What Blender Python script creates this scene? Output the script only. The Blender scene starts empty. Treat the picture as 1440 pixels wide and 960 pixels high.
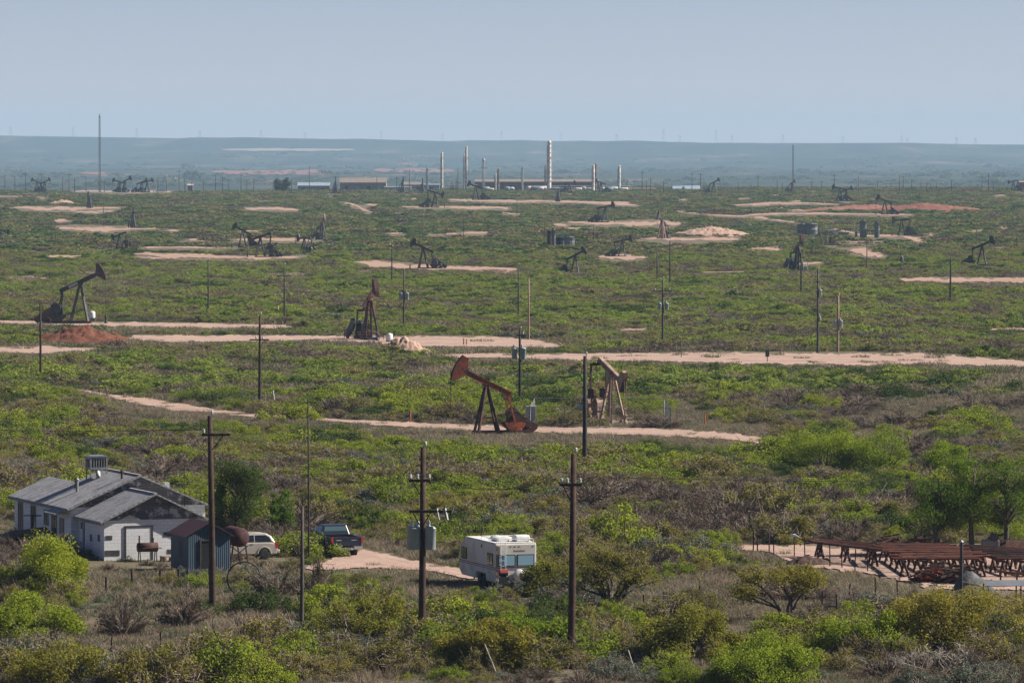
import bpy, math, random
import numpy as np
from mathutils import Vector, Matrix
R = math.radians
PI = math.pi
rng = random.Random(7)
nrg = np.random.default_rng(11)
SC = bpy.context.scene
COL = SC.collection

# ------------------------------------------------------------------ camera model and terrain
CAMZ, FPX, Y0 = 25.0, 8000.0, 202.0
PITCH = math.atan((480 - Y0) / FPX)

def sstep(t):
    t = np.clip(t, 0.0, 1.0)
    return t * t * (3 - 2 * t)

def terrain(x, y):
    x = np.asarray(x, float); y = np.asarray(y, float)
    near = 0.28 * np.sin(x / 23 + 1.3 * np.sin(y / 41)) * np.cos(y / 37 + x / 71) * (1 - sstep((y - 500) / 700)) * sstep((y - 180) / 80)
    mid = 0.45 * np.sin(x / 160 + 2) * np.sin(y / 310) * (1 - sstep((y - 2600) / 400))
    yr = 3060 + 130 * np.sin(x / 180) + 60 * np.sin(x / 67 + 1)
    ridge = -24 * sstep((y - yr) / 1150)
    bump = 1.6 * np.exp(-((x - 255) / 70) ** 2 - ((y - 2950) / 150) ** 2)
    hill = 22 * (1 - sstep(y / 130)) 
    rim = 33 - x * 0.0085 + 1.4 * np.sin(x / 140) + 1.0 * np.sin(x / 57 + 2) + 0.7 * np.sin(x / 23)
    gully = 260 * np.sin(x / 210 + 1) + 130 * np.sin(x / 83) + 60 * np.sin(x / 31)
    t1 = sstep((y - 11800 - gully) / 2600)
    t2 = sstep((y - 14100 - gully * 0.7) / 900)
    mesa = (rim + 24) * (0.45 * t1 + 0.55 * t2)
    valley = 1.2 * np.sin(x / 260 + y / 900) * np.sin(y / 640) * sstep((y - 4300) / 800) * (1 - sstep((y - 11500) / 1000))
    return near + mid + ridge + bump + hill + mesa + valley

def ray(px, py):
    dx = (px - 720) / FPX; dy = (480 - py) / FPX
    c, s = math.cos(PITCH), math.sin(PITCH)
    v = np.array([dx, c + dy * s, -s + dy * c])
    return v / v[1]

def P(px, py, lift=0.0):
    v = ray(px, py)
    if py < 266:
        D = np.geomspace(3300, 20000, 2500); k = np.nonzero(CAMZ + v[2]*D < terrain(v[0]*D, D))[0]
        d = float(D[k[0]]) if len(k) else 19000.0
        return Vector((v[0]*d, d, float(terrain(v[0]*d, d)) + lift))
    z = 0.0
    for _ in range(40):
        d = (z - CAMZ) / v[2]
        zn = float(terrain(v[0] * d, d))
        if abs(zn - z) < 1e-4: break
        z = 0.5 * z + 0.5 * zn
    return Vector((v[0] * d, d, z + lift))

def at_depth(px, py, d):
    v = ray(px, py)
    return Vector((v[0] * d, d, CAMZ + v[2] * d))

def proj(x, y, z):
    c, s = math.cos(PITCH), math.sin(PITCH)
    zz = z - CAMZ
    f = y * c - zz * s
    u = y * s + zz * c
    return 720 + FPX * x / f, 480 - FPX * u / f

def ppm(d): return FPX / d           # pixels (of the photo) per metre

# value noise
def vnoise(x, y, seed=0):
    x = np.asarray(x, float); y = np.asarray(y, float)
    xi = np.floor(x).astype(np.int64); yi = np.floor(y).astype(np.int64)
    xf = x - xi; yf = y - yi
    def hsh(a, b):
        n = (a * 374761393 + b * 668265263 + seed * 1442695041) & 0x7fffffff
        n = ((n ^ (n >> 13)) * 1274126177) & 0x7fffffff
        return ((n ^ (n >> 16)) & 0xffff) / 65535.0
    u = xf * xf * (3 - 2 * xf); w = yf * yf * (3 - 2 * yf)
    return (hsh(xi, yi) * (1 - u) + hsh(xi + 1, yi) * u) * (1 - w) + (hsh(xi, yi + 1) * (1 - u) + hsh(xi + 1, yi + 1) * u) * w

# ------------------------------------------------------------------ mesh building
class MB:
    def __init__(s): s.v = []; s.f = []; s.m = []; s.sm = []; s.cur = 0
    def mat(s, i): s.cur = i; return s
    def add(s, vs, fs, smooth=False):
        o = len(s.v); s.v += [tuple(float(c) for c in p) for p in vs]
        for f in fs:
            s.f.append(tuple(o + i for i in f)); s.m.append(s.cur); s.sm.append(smooth)
        return s
    def box(s, a, b):
        x0, y0, z0 = a; x1, y1, z1 = b
        return s.add([(x0,y0,z0),(x1,y0,z0),(x1,y1,z0),(x0,y1,z0),(x0,y0,z1),(x1,y0,z1),(x1,y1,z1),(x0,y1,z1)],
                     [(0,3,2,1),(4,5,6,7),(0,1,5,4),(1,2,6,5),(2,3,7,6),(3,0,4,7)])
    def cbox(s, c, d): return s.box((c[0]-d[0]/2,c[1]-d[1]/2,c[2]-d[2]/2),(c[0]+d[0]/2,c[1]+d[1]/2,c[2]+d[2]/2))
    def bar(s, p, q, w, h=None, up=(0,0,1)):
        h = h or w
        p = Vector(p); q = Vector(q); d = (q - p).normalized()
        u = Vector(up)
        if abs(d.dot(u)) > .98: u = Vector((0,1,0))
        a = d.cross(u).normalized() * w / 2; b = a.cross(d).normalized() * h / 2
        vs = [p-a-b, p+a-b, p+a+b, p-a+b, q-a-b, q+a-b, q+a+b, q-a+b]
        return s.add(vs, [(0,1,2,3),(7,6,5,4),(0,4,5,1),(1,5,6,2),(2,6,7,3),(3,7,4,0)])
    def tube(s, p, q, r0, r1=None, n=8, cap=True):
        r1 = r0 if r1 is None else r1
        p = Vector(p); q = Vector(q); d = (q - p)
        if d.length < 1e-6: return s
        d.normalize()
        u = Vector((0,0,1)) if abs(d.z) < .9 else Vector((1,0,0))
        a = d.cross(u).normalized(); b = a.cross(d)
        vs = []
        for c, r in ((p, r0), (q, r1)):
            for i in range(n):
                t = 2*PI*i/n
                vs.append(c + a*math.cos(t)*r + b*math.sin(t)*r)
        s.add(vs, [(i, (i+1)%n, n+(i+1)%n, n+i) for i in range(n)], n > 5)
        if cap:
            s.add(vs[:n], [tuple(range(n))[::-1]]); s.add(vs[n:], [tuple(range(n))])
        return s
    def path(s, pts, rs, n=6):
        pts = [Vector(p) for p in pts]
        vs = []
        for i, p in enumerate(pts):
            d = (pts[min(i+1, len(pts)-1)] - pts[max(i-1, 0)]).normalized()
            u = Vector((0,0,1)) if abs(d.z) < .9 else Vector((1,0,0))
            a = d.cross(u).normalized(); b = a.cross(d)
            for k in range(n):
                t = 2*PI*k/n
                vs.append(p + (a*math.cos(t) + b*math.sin(t)) * rs[i])
        fs = []
        for i in range(len(pts)-1):
            for k in range(n):
                fs.append((i*n+k, i*n+(k+1)%n, (i+1)*n+(k+1)%n, (i+1)*n+k))
        fs.append(tuple(range((len(pts)-1)*n, len(pts)*n)))
        return s.add(vs, fs, True)
    def prism(s, outline, y0, y1):              # outline (x,z) extruded along y
        n = len(outline)
        vs = [(x, y0, z) for x, z in outline] + [(x, y1, z) for x, z in outline]
        ar = sum(outline[i][0]*outline[(i+1)%n][1]-outline[(i+1)%n][0]*outline[i][1] for i in range(n))
        fr, bk = tuple(range(n)), tuple(range(2*n-1, n-1, -1))
        fs = [fr, bk] + [((i+1)%n, i, n+i, n+(i+1)%n) for i in range(n)]
        if ar < 0: fs = [f[::-1] for f in fs]
        return s.add(vs, fs)
    def lathe(s, prof, c=(0,0,0), n=16, axis='z'):
        vs = []
        for r, z in prof:
            for i in range(n):
                t = 2*PI*i/n
                q = (r*math.cos(t), r*math.sin(t), z)
                if axis == 'y': q = (q[0], q[2], q[1])
                if axis == 'x': q = (q[2], q[0], q[1])
                vs.append((q[0]+c[0], q[1]+c[1], q[2]+c[2]))
        m = len(prof)
        fs = [(j*n+i, j*n+(i+1)%n, (j+1)*n+(i+1)%n, (j+1)*n+i) for j in range(m-1) for i in range(n)]
        if axis == 'y': fs = [f[::-1] for f in fs]
        s.add(vs, fs, True)
        a = tuple(range(n)); b = tuple(range((m-1)*n, m*n))
        s.add(vs[:n], [a[::-1] if axis != 'y' else a]); s.add(vs[(m-1)*n:], [a if axis != 'y' else a[::-1]])
        return s
    def quads(s, V, Q):                         # numpy bulk
        o = len(s.v); s.v += V.tolist(); s.f += (Q + o).tolist(); s.m += [s.cur]*len(Q); s.sm += [False]*len(Q); return s
    def leaves(s, C, size, asp=.62, g=None, up=0.0):
        g = g or nrg
        n = len(C)
        if not n: return s
        a = g.normal(size=(n,3)); a /= np.linalg.norm(a,axis=1)[:,None]
        nn = g.normal(size=(n,3)); nn[:,2] += up
        b = np.cross(nn, a); b /= (np.linalg.norm(b,axis=1)[:,None]+1e-9)
        sz = size * g.uniform(.65,1.3,(n,1))
        a = a*sz*.5; b = b*sz*.5*asp
        V = np.stack([C-a, C+b*1.0, C+a, C-b*1.0],1).reshape(-1,3)
        Q = np.arange(4*n).reshape(n,4)
        return s.quads(V,Q)
    def twigs(s, A, B, w, g=None):
        g = g or nrg
        n = len(A)
        if not n: return s
        d = B - A; u = g.normal(size=(n,3)); c = np.cross(d,u); c /= (np.linalg.norm(c,axis=1)[:,None]+1e-9); c = c*w/2
        V = np.stack([A-c, A+c, B+c*.4, B-c*.4],1).reshape(-1,3)
        return s.quads(V, np.arange(4*n).reshape(n,4))
    def mesh(s, name, mats):
        me = bpy.data.meshes.new(name)
        me.from_pydata(s.v, [], s.f)
        for m in (mats if isinstance(mats,(list,tuple)) else [mats]): me.materials.append(m)
        me.polygons.foreach_set('material_index', s.m); me.polygons.foreach_set('use_smooth', s.sm)
        me.update(); return me
    def build(s, name, mats, parent=None, bevel=0):
        return link(name, s.mesh(name, mats), parent, bevel)

def link(name, me, parent=None, bevel=0):
    o = bpy.data.objects.new(name, me); COL.objects.link(o)
    if parent is not None: o.parent = parent
    if bevel:
        b = o.modifiers.new('bevel','BEVEL'); b.width = bevel; b.segments = 2; b.limit_method = 'ANGLE'; b.angle_limit = R(35)
    return o
def tag(o, label=None, cat=None, group=None, kind=None):
    if label: o['label'] = label
    if cat: o['category'] = cat
    if group: o['group'] = group
    if kind: o['kind'] = kind
    return o
def thing(name, label, cat, loc=(0,0,0), rz=0.0, group=None, scale=1.0):
    o = bpy.data.objects.new(name, None); COL.objects.link(o)
    o.empty_display_size = .2
    o.location = loc; o.rotation_euler = (0,0,rz); o.scale = (scale,)*3
    return tag(o, label, cat, group)
def struct(o, label=None): 
    return tag(o, label, None, None, 'structure')

# ------------------------------------------------------------------ materials
def mnew(name):
    m = bpy.data.materials.new(name); m.use_nodes = True
    nt = m.node_tree; nt.nodes.clear()
    return m, nt
def nd(nt, t, **kw):
    n = nt.nodes.new(t)
    for k, v in kw.items():
        if k.startswith('i_'):
            key = k[2:]; key = int(key) if key.isdigit() else key.replace('_',' ')
            n.inputs[key].default_value = v
        else: setattr(n, k, v)
    return n
def ramp(nt, fac, stops):
    r = nt.nodes.new('ShaderNodeValToRGB'); e = r.color_ramp.elements
    while len(e) > 1: e.remove(e[-1])
    e[0].position, e[0].color = stops[0][0], (*stops[0][1],1)
    for p, c in stops[1:]:
        q = e.new(p); q.color = (*c,1)
    nt.links.new(fac, r.inputs[0]); return r
def mixc(nt, fac, a, b, mode='MIX'):
    m = nt.nodes.new('ShaderNodeMix'); m.data_type = 'RGBA'; m.blend_type = mode
    for s, v in ((0,fac),(6,a),(7,b)):
        if isinstance(v, bpy.types.NodeSocket): nt.links.new(v, m.inputs[s])
        elif s == 0: m.inputs[0].default_value = v
        else: m.inputs[s].default_value = (*v,1)
    return m.outputs[2]
def out(nt, sh, vol=False):
    o = nt.nodes.new('ShaderNodeOutputMaterial'); nt.links.new(sh, o.inputs[1 if vol else 0])
def noise(nt, vec, scale, detail=5, rough=.6):
    n = nd(nt,'ShaderNodeTexNoise', i_Scale=scale, i_Detail=detail, i_Roughness=rough)
    nt.links.new(vec, n.inputs['Vector']); return n.outputs['Fac']
def objco(nt): return nt.nodes.new('ShaderNodeTexCoord').outputs['Object']
def geo(nt): return nt.nodes.new('ShaderNodeNewGeometry')

def pmat(name, c1, c2=None, scale=3, rough=.7, metal=0.0, bump=0.0, lo=.38, hi=.62, spec=.3, c3=None, s3=.6):
    m, nt = mnew(name)
    b = nd(nt,'ShaderNodeBsdfPrincipled', i_Roughness=rough, i_Metallic=metal)
    b.inputs['Specular IOR Level'].default_value = spec
    if c2 is None: c2 = tuple(c*.8 for c in c1)
    co = objco(nt); f = noise(nt, co, scale)
    colr = ramp(nt, f, [(lo,c1),(hi,c2)]).outputs[0]
    if c3:
        f3 = noise(nt, co, s3, 7, .7)
        k = ramp(nt, f3, [(.52,(0,0,0)),(.62,(1,1,1))]).outputs[0]
        colr = mixc(nt, k, colr, c3)
    nt.links.new(colr, b.inputs['Base Color'])
    if bump:
        bp = nd(nt,'ShaderNodeBump', i_Strength=.6, i_Distance=bump); nt.links.new(noise(nt,co,scale*4), bp.inputs['Height']); nt.links.new(bp.outputs[0], b.inputs['Normal'])
    out(nt, b.outputs[0]); return m

def leafmat(name, dark, light, trans=.35, tcol=None, hue=.25):
    m, nt = mnew(name)
    g = geo(nt); oi = nt.nodes.new('ShaderNodeObjectInfo')
    c = ramp(nt, g.outputs['Random Per Island'], [(0,dark),(.55,tuple((a+b)/2 for a,b in zip(dark,light))),(1,light)]).outputs[0]
    tint = ramp(nt, oi.outputs['Random'], [(0,(1-hue,1-hue*.7,1-hue)),(.5,(1,1,1)),(1,(1+hue*.7,1+hue*.35,1))]).outputs[0]
    c = mixc(nt, 1.0, c, tint, 'MULTIPLY')
    d = nt.nodes.new('ShaderNodeBsdfDiffuse'); t = nt.nodes.new('ShaderNodeBsdfTranslucent')
    nt.links.new(c, d.inputs[0])
    if tcol: nt.links.new(mixc(nt,1.0,c,tcol,'MULTIPLY'), t.inputs[0])
    else: nt.links.new(c, t.inputs[0])
    mx = nd(nt,'ShaderNodeMixShader', i_0=trans)
    nt.links.new(d.outputs[0], mx.inputs[1]); nt.links.new(t.outputs[0], mx.inputs[2])
    out(nt, mx.outputs[0]); return m

def planar(nt, kind):
    co = objco(nt); s = nt.nodes.new('ShaderNodeSeparateXYZ'); nt.links.new(co, s.inputs[0])
    c = nt.nodes.new('ShaderNodeCombineXYZ')
    if kind == 'wall':
        a = nd(nt,'ShaderNodeMath',operation='ADD'); nt.links.new(s.outputs[0],a.inputs[0]); nt.links.new(s.outputs[1],a.inputs[1])
        nt.links.new(a.outputs[0], c.inputs[0]); nt.links.new(s.outputs[2], c.inputs[1])
    else:
        nt.links.new(s.outputs[1], c.inputs[0]); nt.links.new(s.outputs[0], c.inputs[1])
    return c.outputs[0], co
def brickmat(name, c1, c2, mortar, w, h, kind, ms=.012, rough=.85, dirt=(.1,.09,.08), damt=.35, dlo=.5, dhi=.72, bias=0.0, bump=.006):
    m, nt = mnew(name)
    v, co = planar(nt, kind)
    t = nd(nt,'ShaderNodeTexBrick', i_Color1=(*c1,1), i_Color2=(*c2,1), i_Mortar=(*mortar,1), i_Scale=1.0)
    t.inputs['Mortar Size'].default_value = ms; t.inputs['Brick Width'].default_value = w; t.inputs['Row Height'].default_value = h
    t.inputs['Bias'].default_value = bias
    nt.links.new(v, t.inputs['Vector'])
    k = ramp(nt, noise(nt,co,1.3,7,.7), [(dlo,(0,0,0)),(dhi,(damt,)*3)]).outputs[0]
    c = mixc(nt, k, t.outputs['Color'], dirt)
    b = nd(nt,'ShaderNodeBsdfPrincipled', i_Roughness=rough); b.inputs['Specular IOR Level'].default_value = .2
    nt.links.new(c, b.inputs['Base Color'])
    bp = nd(nt,'ShaderNodeBump', i_Strength=.7, i_Distance=bump); bp.invert = True
    nt.links.new(t.outputs['Fac'], bp.inputs['Height']); nt.links.new(bp.outputs[0], b.inputs['Normal'])
    out(nt, b.outputs[0]); return m
def corrmat(name, c1, c2, rust, pitch, kind, metal=.2, amt=.6):
    m, nt = mnew(name)
    v, co = planar(nt, kind)
    w = nd(nt,'ShaderNodeTexWave', i_Scale=2*PI/pitch/20, i_Distortion=0.0); w.bands_direction = 'X'
    nt.links.new(v, w.inputs['Vector'])
    base = ramp(nt, noise(nt,co,2.0), [(.35,c1),(.65,c2)]).outputs[0]
    k = ramp(nt, noise(nt,co,1.1,8,.7), [(.48,(0,0,0)),(.62,(amt,)*3)]).outputs[0]
    c = mixc(nt,k,base,rust)
    b = nd(nt,'ShaderNodeBsdfPrincipled', i_Roughness=.6, i_Metallic=metal); nt.links.new(c,b.inputs['Base Color'])
    bp = nd(nt,'ShaderNodeBump', i_Strength=1.0, i_Distance=.03); nt.links.new(w.outputs['Fac'],bp.inputs['Height']); nt.links.new(bp.outputs[0],b.inputs['Normal'])
    out(nt,b.outputs[0]); return m
def glassmat(name, c, rough=.08):
    m, nt = mnew(name)
    b = nd(nt,'ShaderNodeBsdfPrincipled', i_Roughness=rough); b.inputs['Base Color'].default_value = (*c,1); b.inputs['Specular IOR Level'].default_value = .6
    co = objco(nt); bp = nd(nt,'ShaderNodeBump', i_Strength=.05, i_Distance=.02); nt.links.new(noise(nt,co,1.5), bp.inputs['Height']); nt.links.new(bp.outputs[0], b.inputs['Normal'])
    out(nt,b.outputs[0]); return m

M = {}
M['mesq'] = leafmat('mesquite_leaf', (.120,.155,.020), (.345,.405,.055), .48, (1.12,1.15,.7))
M['olive'] = leafmat('olive_leaf', (.118,.116,.028), (.310,.300,.062), .44, (1.15,1.1,.7))
M['dark'] = leafmat('dark_green_leaf', (.036,.058,.018), (.115,.155,.042), .38)
M['tree'] = leafmat('tree_leaf', (.050,.088,.018), (.165,.235,.040), .46, (1.1,1.2,.6), .15)
M['sage'] = leafmat('sage_leaf', (.090,.106,.075), (.225,.245,.185), .22, None, .18)
M['brownl'] = leafmat('withered_leaf', (.075,.056,.042), (.180,.138,.100), .2, None, .2)
M['dryg'] = leafmat('dry_grass_blade', (.185,.150,.112), (.390,.325,.240), .3, None, .22)
M['greeng'] = leafmat('green_grass_blade', (.070,.085,.034), (.170,.185,.080), .35, None, .22)
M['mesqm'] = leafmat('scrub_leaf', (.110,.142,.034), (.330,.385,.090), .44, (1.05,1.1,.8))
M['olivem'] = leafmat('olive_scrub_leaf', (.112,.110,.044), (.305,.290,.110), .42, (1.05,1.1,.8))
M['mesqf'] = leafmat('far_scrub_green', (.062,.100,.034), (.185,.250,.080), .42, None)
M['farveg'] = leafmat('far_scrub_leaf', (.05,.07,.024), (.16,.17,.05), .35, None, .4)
M['bark'] = pmat('bark', (.045,.036,.030), (.085,.070,.058), 9, .9)
M['twig'] = pmat('twig', (.130,.098,.080), (.225,.175,.145), 5, .9)
M['twig2'] = pmat('twig_dark', (.050,.038,.032), (.10,.075,.062), 5, .9)
M['deadwood'] = pmat('dead_wood', (.32,.28,.23), (.45,.40,.34), 4, .9)
M['polewood'] = pmat('pole_wood', (.034,.019,.014), (.062,.035,.025), 3, .9, bump=.01)
M['polegrey'] = pmat('grey_pole_wood', (.055,.046,.041), (.088,.075,.066), 3, .9)
M['poletan'] = pmat('tan_pole_wood', (.22,.155,.11), (.28,.205,.15), 3, .9)
M['poleblack'] = pmat('tarred_pole_wood', (.022,.018,.017), (.04,.033,.03), 3, .85)
M['insul'] = pmat('insulator', (.34,.35,.36), (.46,.47,.47), 3, .3)
M['xfmr'] = pmat('transformer_paint', (.25,.29,.31), (.31,.35,.37), 2, .45, spec=.4)
M['steel'] = pmat('dark_steel', (.028,.028,.030), (.055,.052,.05), 3, .6, .2, c3=(.10,.05,.03), s3=1.2)
M['steel2'] = pmat('grey_steel', (.045,.045,.048), (.08,.076,.073), 3, .6, .2, c3=(.12,.07,.05), s3=1.2)
M['rust'] = pmat('red_rust', (.17,.042,.024), (.25,.068,.036), 2.5, .85, c3=(.05,.022,.018), s3=1.4)
M['rustd'] = pmat('dark_rust', (.045,.022,.018), (.090,.038,.028), 3, .85, c3=(.02,.015,.014), s3=1.3)
M['rustpurple'] = pmat('purple_rust', (.05,.019,.018), (.08,.028,.026), 2.5, .85, c3=(.025,.018,.018), s3=1.6)
M['orange'] = pmat('orange_paint', (.36,.090,.025), (.26,.060,.02), 2.5, .7, c3=(.10,.03,.02), s3=1.3)
M['redpaint'] = pmat('red_paint', (.26,.032,.020), (.19,.025,.018), 2.5, .6)
M['tanrust'] = pmat('tan_rust', (.32,.225,.17), (.21,.12,.09), 2.5, .85, c3=(.36,.30,.25), s3=1.0)
M['tansteel'] = pmat('tan_steel', (.27,.22,.17), (.2,.15,.11), 2, .7)
M['pipe'] = pmat('rusty_pipe', (.105,.036,.022), (.175,.062,.036), 1.8, .9, c3=(.05,.022,.017), s3=.9)
M['white'] = pmat('white_paint', (.68,.68,.66), (.55,.55,.53), 2, .5)
M['plate'] = pmat('white_plate', (.6,.6,.6), (.5,.5,.5), 5, .5)
M['galv'] = pmat('galvanised_steel', (.17,.18,.18), (.25,.26,.26), 3, .5, .3)
M['mesh'] = pmat('chain_link_wire', (.08,.085,.085), (.11,.115,.115), 3, .6, .3)
M['concrete'] = pmat('concrete', (.34,.31,.28), (.25,.23,.2), 2, .9, bump=.01)
M['tankgrey'] = pmat('grey_tank_paint', (.12,.135,.14), (.17,.18,.18), 1, .5)
M['plant'] = pmat('plant_cladding', (.72,.67,.60), (.52,.43,.36), .7, .5, c3=(.22,.15,.11), s3=.5)
M['plantw'] = pmat('pale_cladding', (.50,.50,.48), (.38,.38,.37), .7, .5)
M['plantb'] = pmat('brown_cladding', (.15,.095,.075), (.19,.125,.10), .5, .8)
M['tanwall'] = pmat('tan_metal_wall', (.25,.185,.15), (.29,.22,.18), .5, .8)
M['tanroof'] = pmat('tan_metal_roof', (.21,.165,.135), (.25,.20,.165), .5, .6)
M['blueroof'] = pmat('blue_grey_roof', (.25,.31,.36), (.29,.35,.40), .5, .5)
M['greywall'] = pmat('grey_metal_wall', (.22,.24,.26), (.28,.3,.32), .5, .7)
M['rubber'] = pmat('rubber', (.014,.014,.014), (.03,.028,.026), 5, .9)
M['chrome'] = pmat('chrome', (.5,.5,.5), (.62,.62,.62), 3, .25, .8)
M['black'] = pmat('black_plastic', (.012,.012,.013), (.02,.02,.02), 3, .6)
M['glass'] = glassmat('dark_glass', (.012,.015,.018))
M['glassb'] = glassmat('blue_glass', (.24,.40,.47), .3)
M['glass2'] = glassmat('tinted_glass', (.07,.12,.125), .12)
M['tail'] = pmat('red_lens', (.5,.02,.015), (.38,.015,.012), 8, .3)
M['navy'] = pmat('navy_car_paint', (.010,.016,.035), (.016,.022,.042), 1.2, .32, spec=.5, c3=(.03,.03,.035), s3=.8)
M['silver'] = pmat('silver_lower_paint', (.22,.21,.19), (.17,.16,.145), 1.5, .4, .3)
M['champagne'] = pmat('champagne_paint', (.46,.42,.36), (.40,.365,.31), 1.0, .35, .3)
M['cream'] = pmat('cream_siding', (.60,.57,.51), (.52,.49,.43), .8, .5, c3=(.44,.40,.34), s3=.5)
M['camroof'] = pmat('camper_roof', (.66,.65,.62), (.55,.54,.51), 1.2, .6)
M['stripe1'] = pmat('maroon_stripe', (.20,.045,.045), (.26,.07,.06), 2, .5)
M['stripe2'] = pmat('blue_grey_stripe', (.10,.12,.19), (.14,.16,.23), 2, .5)
M['brownmark'] = pmat('brown_lettering', (.25,.17,.12), (.3,.2,.15), 5, .6)
M['block'] = brickmat('painted_block', (.72,.72,.71), (.66,.66,.66), (.42,.42,.43), .41, .205, 'wall', .008, .8, (.36,.35,.34), .35, .5, .75)
M['shingle'] = brickmat('grey_shingles', (.31,.305,.315), (.39,.385,.395), (.16,.16,.165), .3, .15, 'roof', .012, .9, (.15,.147,.15), .75, .47, .66)
M['siding'] = brickmat('weathered_siding', (.10,.092,.095), (.155,.145,.148), (.025,.025,.025), 2.6, .14, 'wall', .012, .9, (.46,.46,.45), .9, .53, .60)
M['trim'] = pmat('grey_trim', (.16,.15,.145), (.26,.25,.24), 3, .85)
M['dooredge'] = pmat('dark_frame', (.03,.028,.028), (.05,.045,.045), 4, .8)
M['shedwall'] = corrmat('blue_corrugated', (.020,.048,.078), (.030,.064,.098), (.03,.035,.045), .12, 'wall', .1, .7)
M['shedroof'] = corrmat('rusted_corrugated', (.10,.030,.026), (.075,.024,.022), (.045,.025,.024), .22, 'roof', .1, .7)
M['zinc'] = corrmat('zinc_corrugated', (.16,.18,.20), (.21,.23,.25), (.09,.07,.06), .1, 'roof', .3, .4)
M['tarp'] = pmat('grey_tarp', (.06,.064,.065), (.105,.11,.11), 3.5, .6, bump=.05, c3=(.05,.052,.055), s3=1.5)
M['slag'] = pmat('rusty_scrap', (.05,.03,.025), (.11,.06,.045), 6, .9, bump=.05)
M['yellow'] = pmat('yellow_paint', (.5,.3,.05), (.42,.25,.05), 4, .6)
M['brick'] = pmat('faded_red_box', (.30,.13,.09), (.24,.1,.075), 2, .85)
M['navypaint'] = pmat('dark_blue_cover', (.018,.026,.045), (.03,.04,.06), 2, .6)

def dirtmat(name, c1, c2, c3, sc=.35, ragged=False, far=False):
    m, nt = mnew(name); g = geo(nt); p = g.outputs['Position']
    c = ramp(nt, noise(nt,p,sc,8,.65), [(.3,c1),(.5,c2),(.72,c3)]).outputs[0]
    c = mixc(nt, ramp(nt, noise(nt,p,3.0,5,.7), [(.4,(0,0,0)),(.75,(.5,.5,.5))]).outputs[0], c, tuple(a*.72 for a in c1))
    if ragged:
        av = nd(nt,'ShaderNodeAttribute',attribute_name='across')
        rt = ramp(nt, av.outputs['Fac'], [(.24,(0,0,0)),(.31,(1,1,1)),(.37,(.1,.1,.1)),(.62,(.1,.1,.1)),(.69,(1,1,1)),(.76,(0,0,0))]).outputs[0]
        rk = mixc(nt, 1.0, rt, ramp(nt, noise(nt,p,.25,5,.7), [(.35,(0,0,0)),(.65,(.55,.55,.55))]).outputs[0], 'MULTIPLY')
        c = mixc(nt, rk, c, tuple(a*.62 for a in c1))
        c = mixc(nt, ramp(nt, noise(nt,p,.16,7,.75), [(.58,(0,0,0)),(.70,(.6,.6,.6))]).outputs[0], c, (.12,.095,.06))
    b = nd(nt,'ShaderNodeBsdfPrincipled', i_Roughness=.95); b.inputs['Specular IOR Level'].default_value = .1
    nt.links.new(c,b.inputs['Base Color'])
    bp = nd(nt,'ShaderNodeBump', i_Strength=.8, i_Distance=.15); nt.links.new(noise(nt,p,1.4,8,.7),bp.inputs['Height']); nt.links.new(bp.outputs[0],b.inputs['Normal'])
    at = nd(nt,'ShaderNodeAttribute',attribute_name='edge'); mp = nd(nt,'ShaderNodeMapping'); mp.inputs['Scale'].default_value = (1,.22,1); nt.links.new(p,mp.inputs[0])
    nz = noise(nt,mp.outputs[0],.55 if far else 1.1,6,.75); ad = nd(nt,'ShaderNodeMath',operation='ADD'); nt.links.new(at.outputs['Fac'],ad.inputs[0]); nt.links.new(nz,ad.inputs[1])
    gt = nd(nt,'ShaderNodeMath',operation='GREATER_THAN',i_1=.80 if far else .66); nt.links.new(ad.outputs[0],gt.inputs[0])
    tr_ = nt.nodes.new('ShaderNodeBsdfTransparent'); mx = nt.nodes.new('ShaderNodeMixShader'); nt.links.new(gt.outputs[0],mx.inputs[0]); nt.links.new(tr_.outputs[0],mx.inputs[1]); nt.links.new(b.outputs[0],mx.inputs[2])
    out(nt,mx.outputs[0] if ragged else b.outputs[0]); return m
M['sand'] = dirtmat('pink_caliche', (.34,.232,.182), (.41,.285,.23), (.455,.33,.27), ragged=True)
M['sandfar'] = dirtmat('pale_sand', (.32,.20,.148), (.39,.26,.195), (.42,.295,.225), .05, True, True)
M['sandpile'] = dirtmat('sand_pile', (.33,.215,.16), (.40,.27,.205), (.46,.32,.25))
M['red'] = dirtmat('red_earth', (.105,.038,.022), (.14,.055,.034), (.20,.10,.066), 1.6)
M['redfar'] = dirtmat('far_red_earth', (.19,.075,.05), (.24,.105,.075), (.32,.17,.125), .03)
M['pale'] = dirtmat('pale_flat', (.24,.19,.16), (.28,.23,.19), (.32,.27,.23), .02)
M['pipe2'] = pmat('dark_rusty_pipe', (.07,.028,.02), (.12,.045,.03), 1.8, .9)
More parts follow.
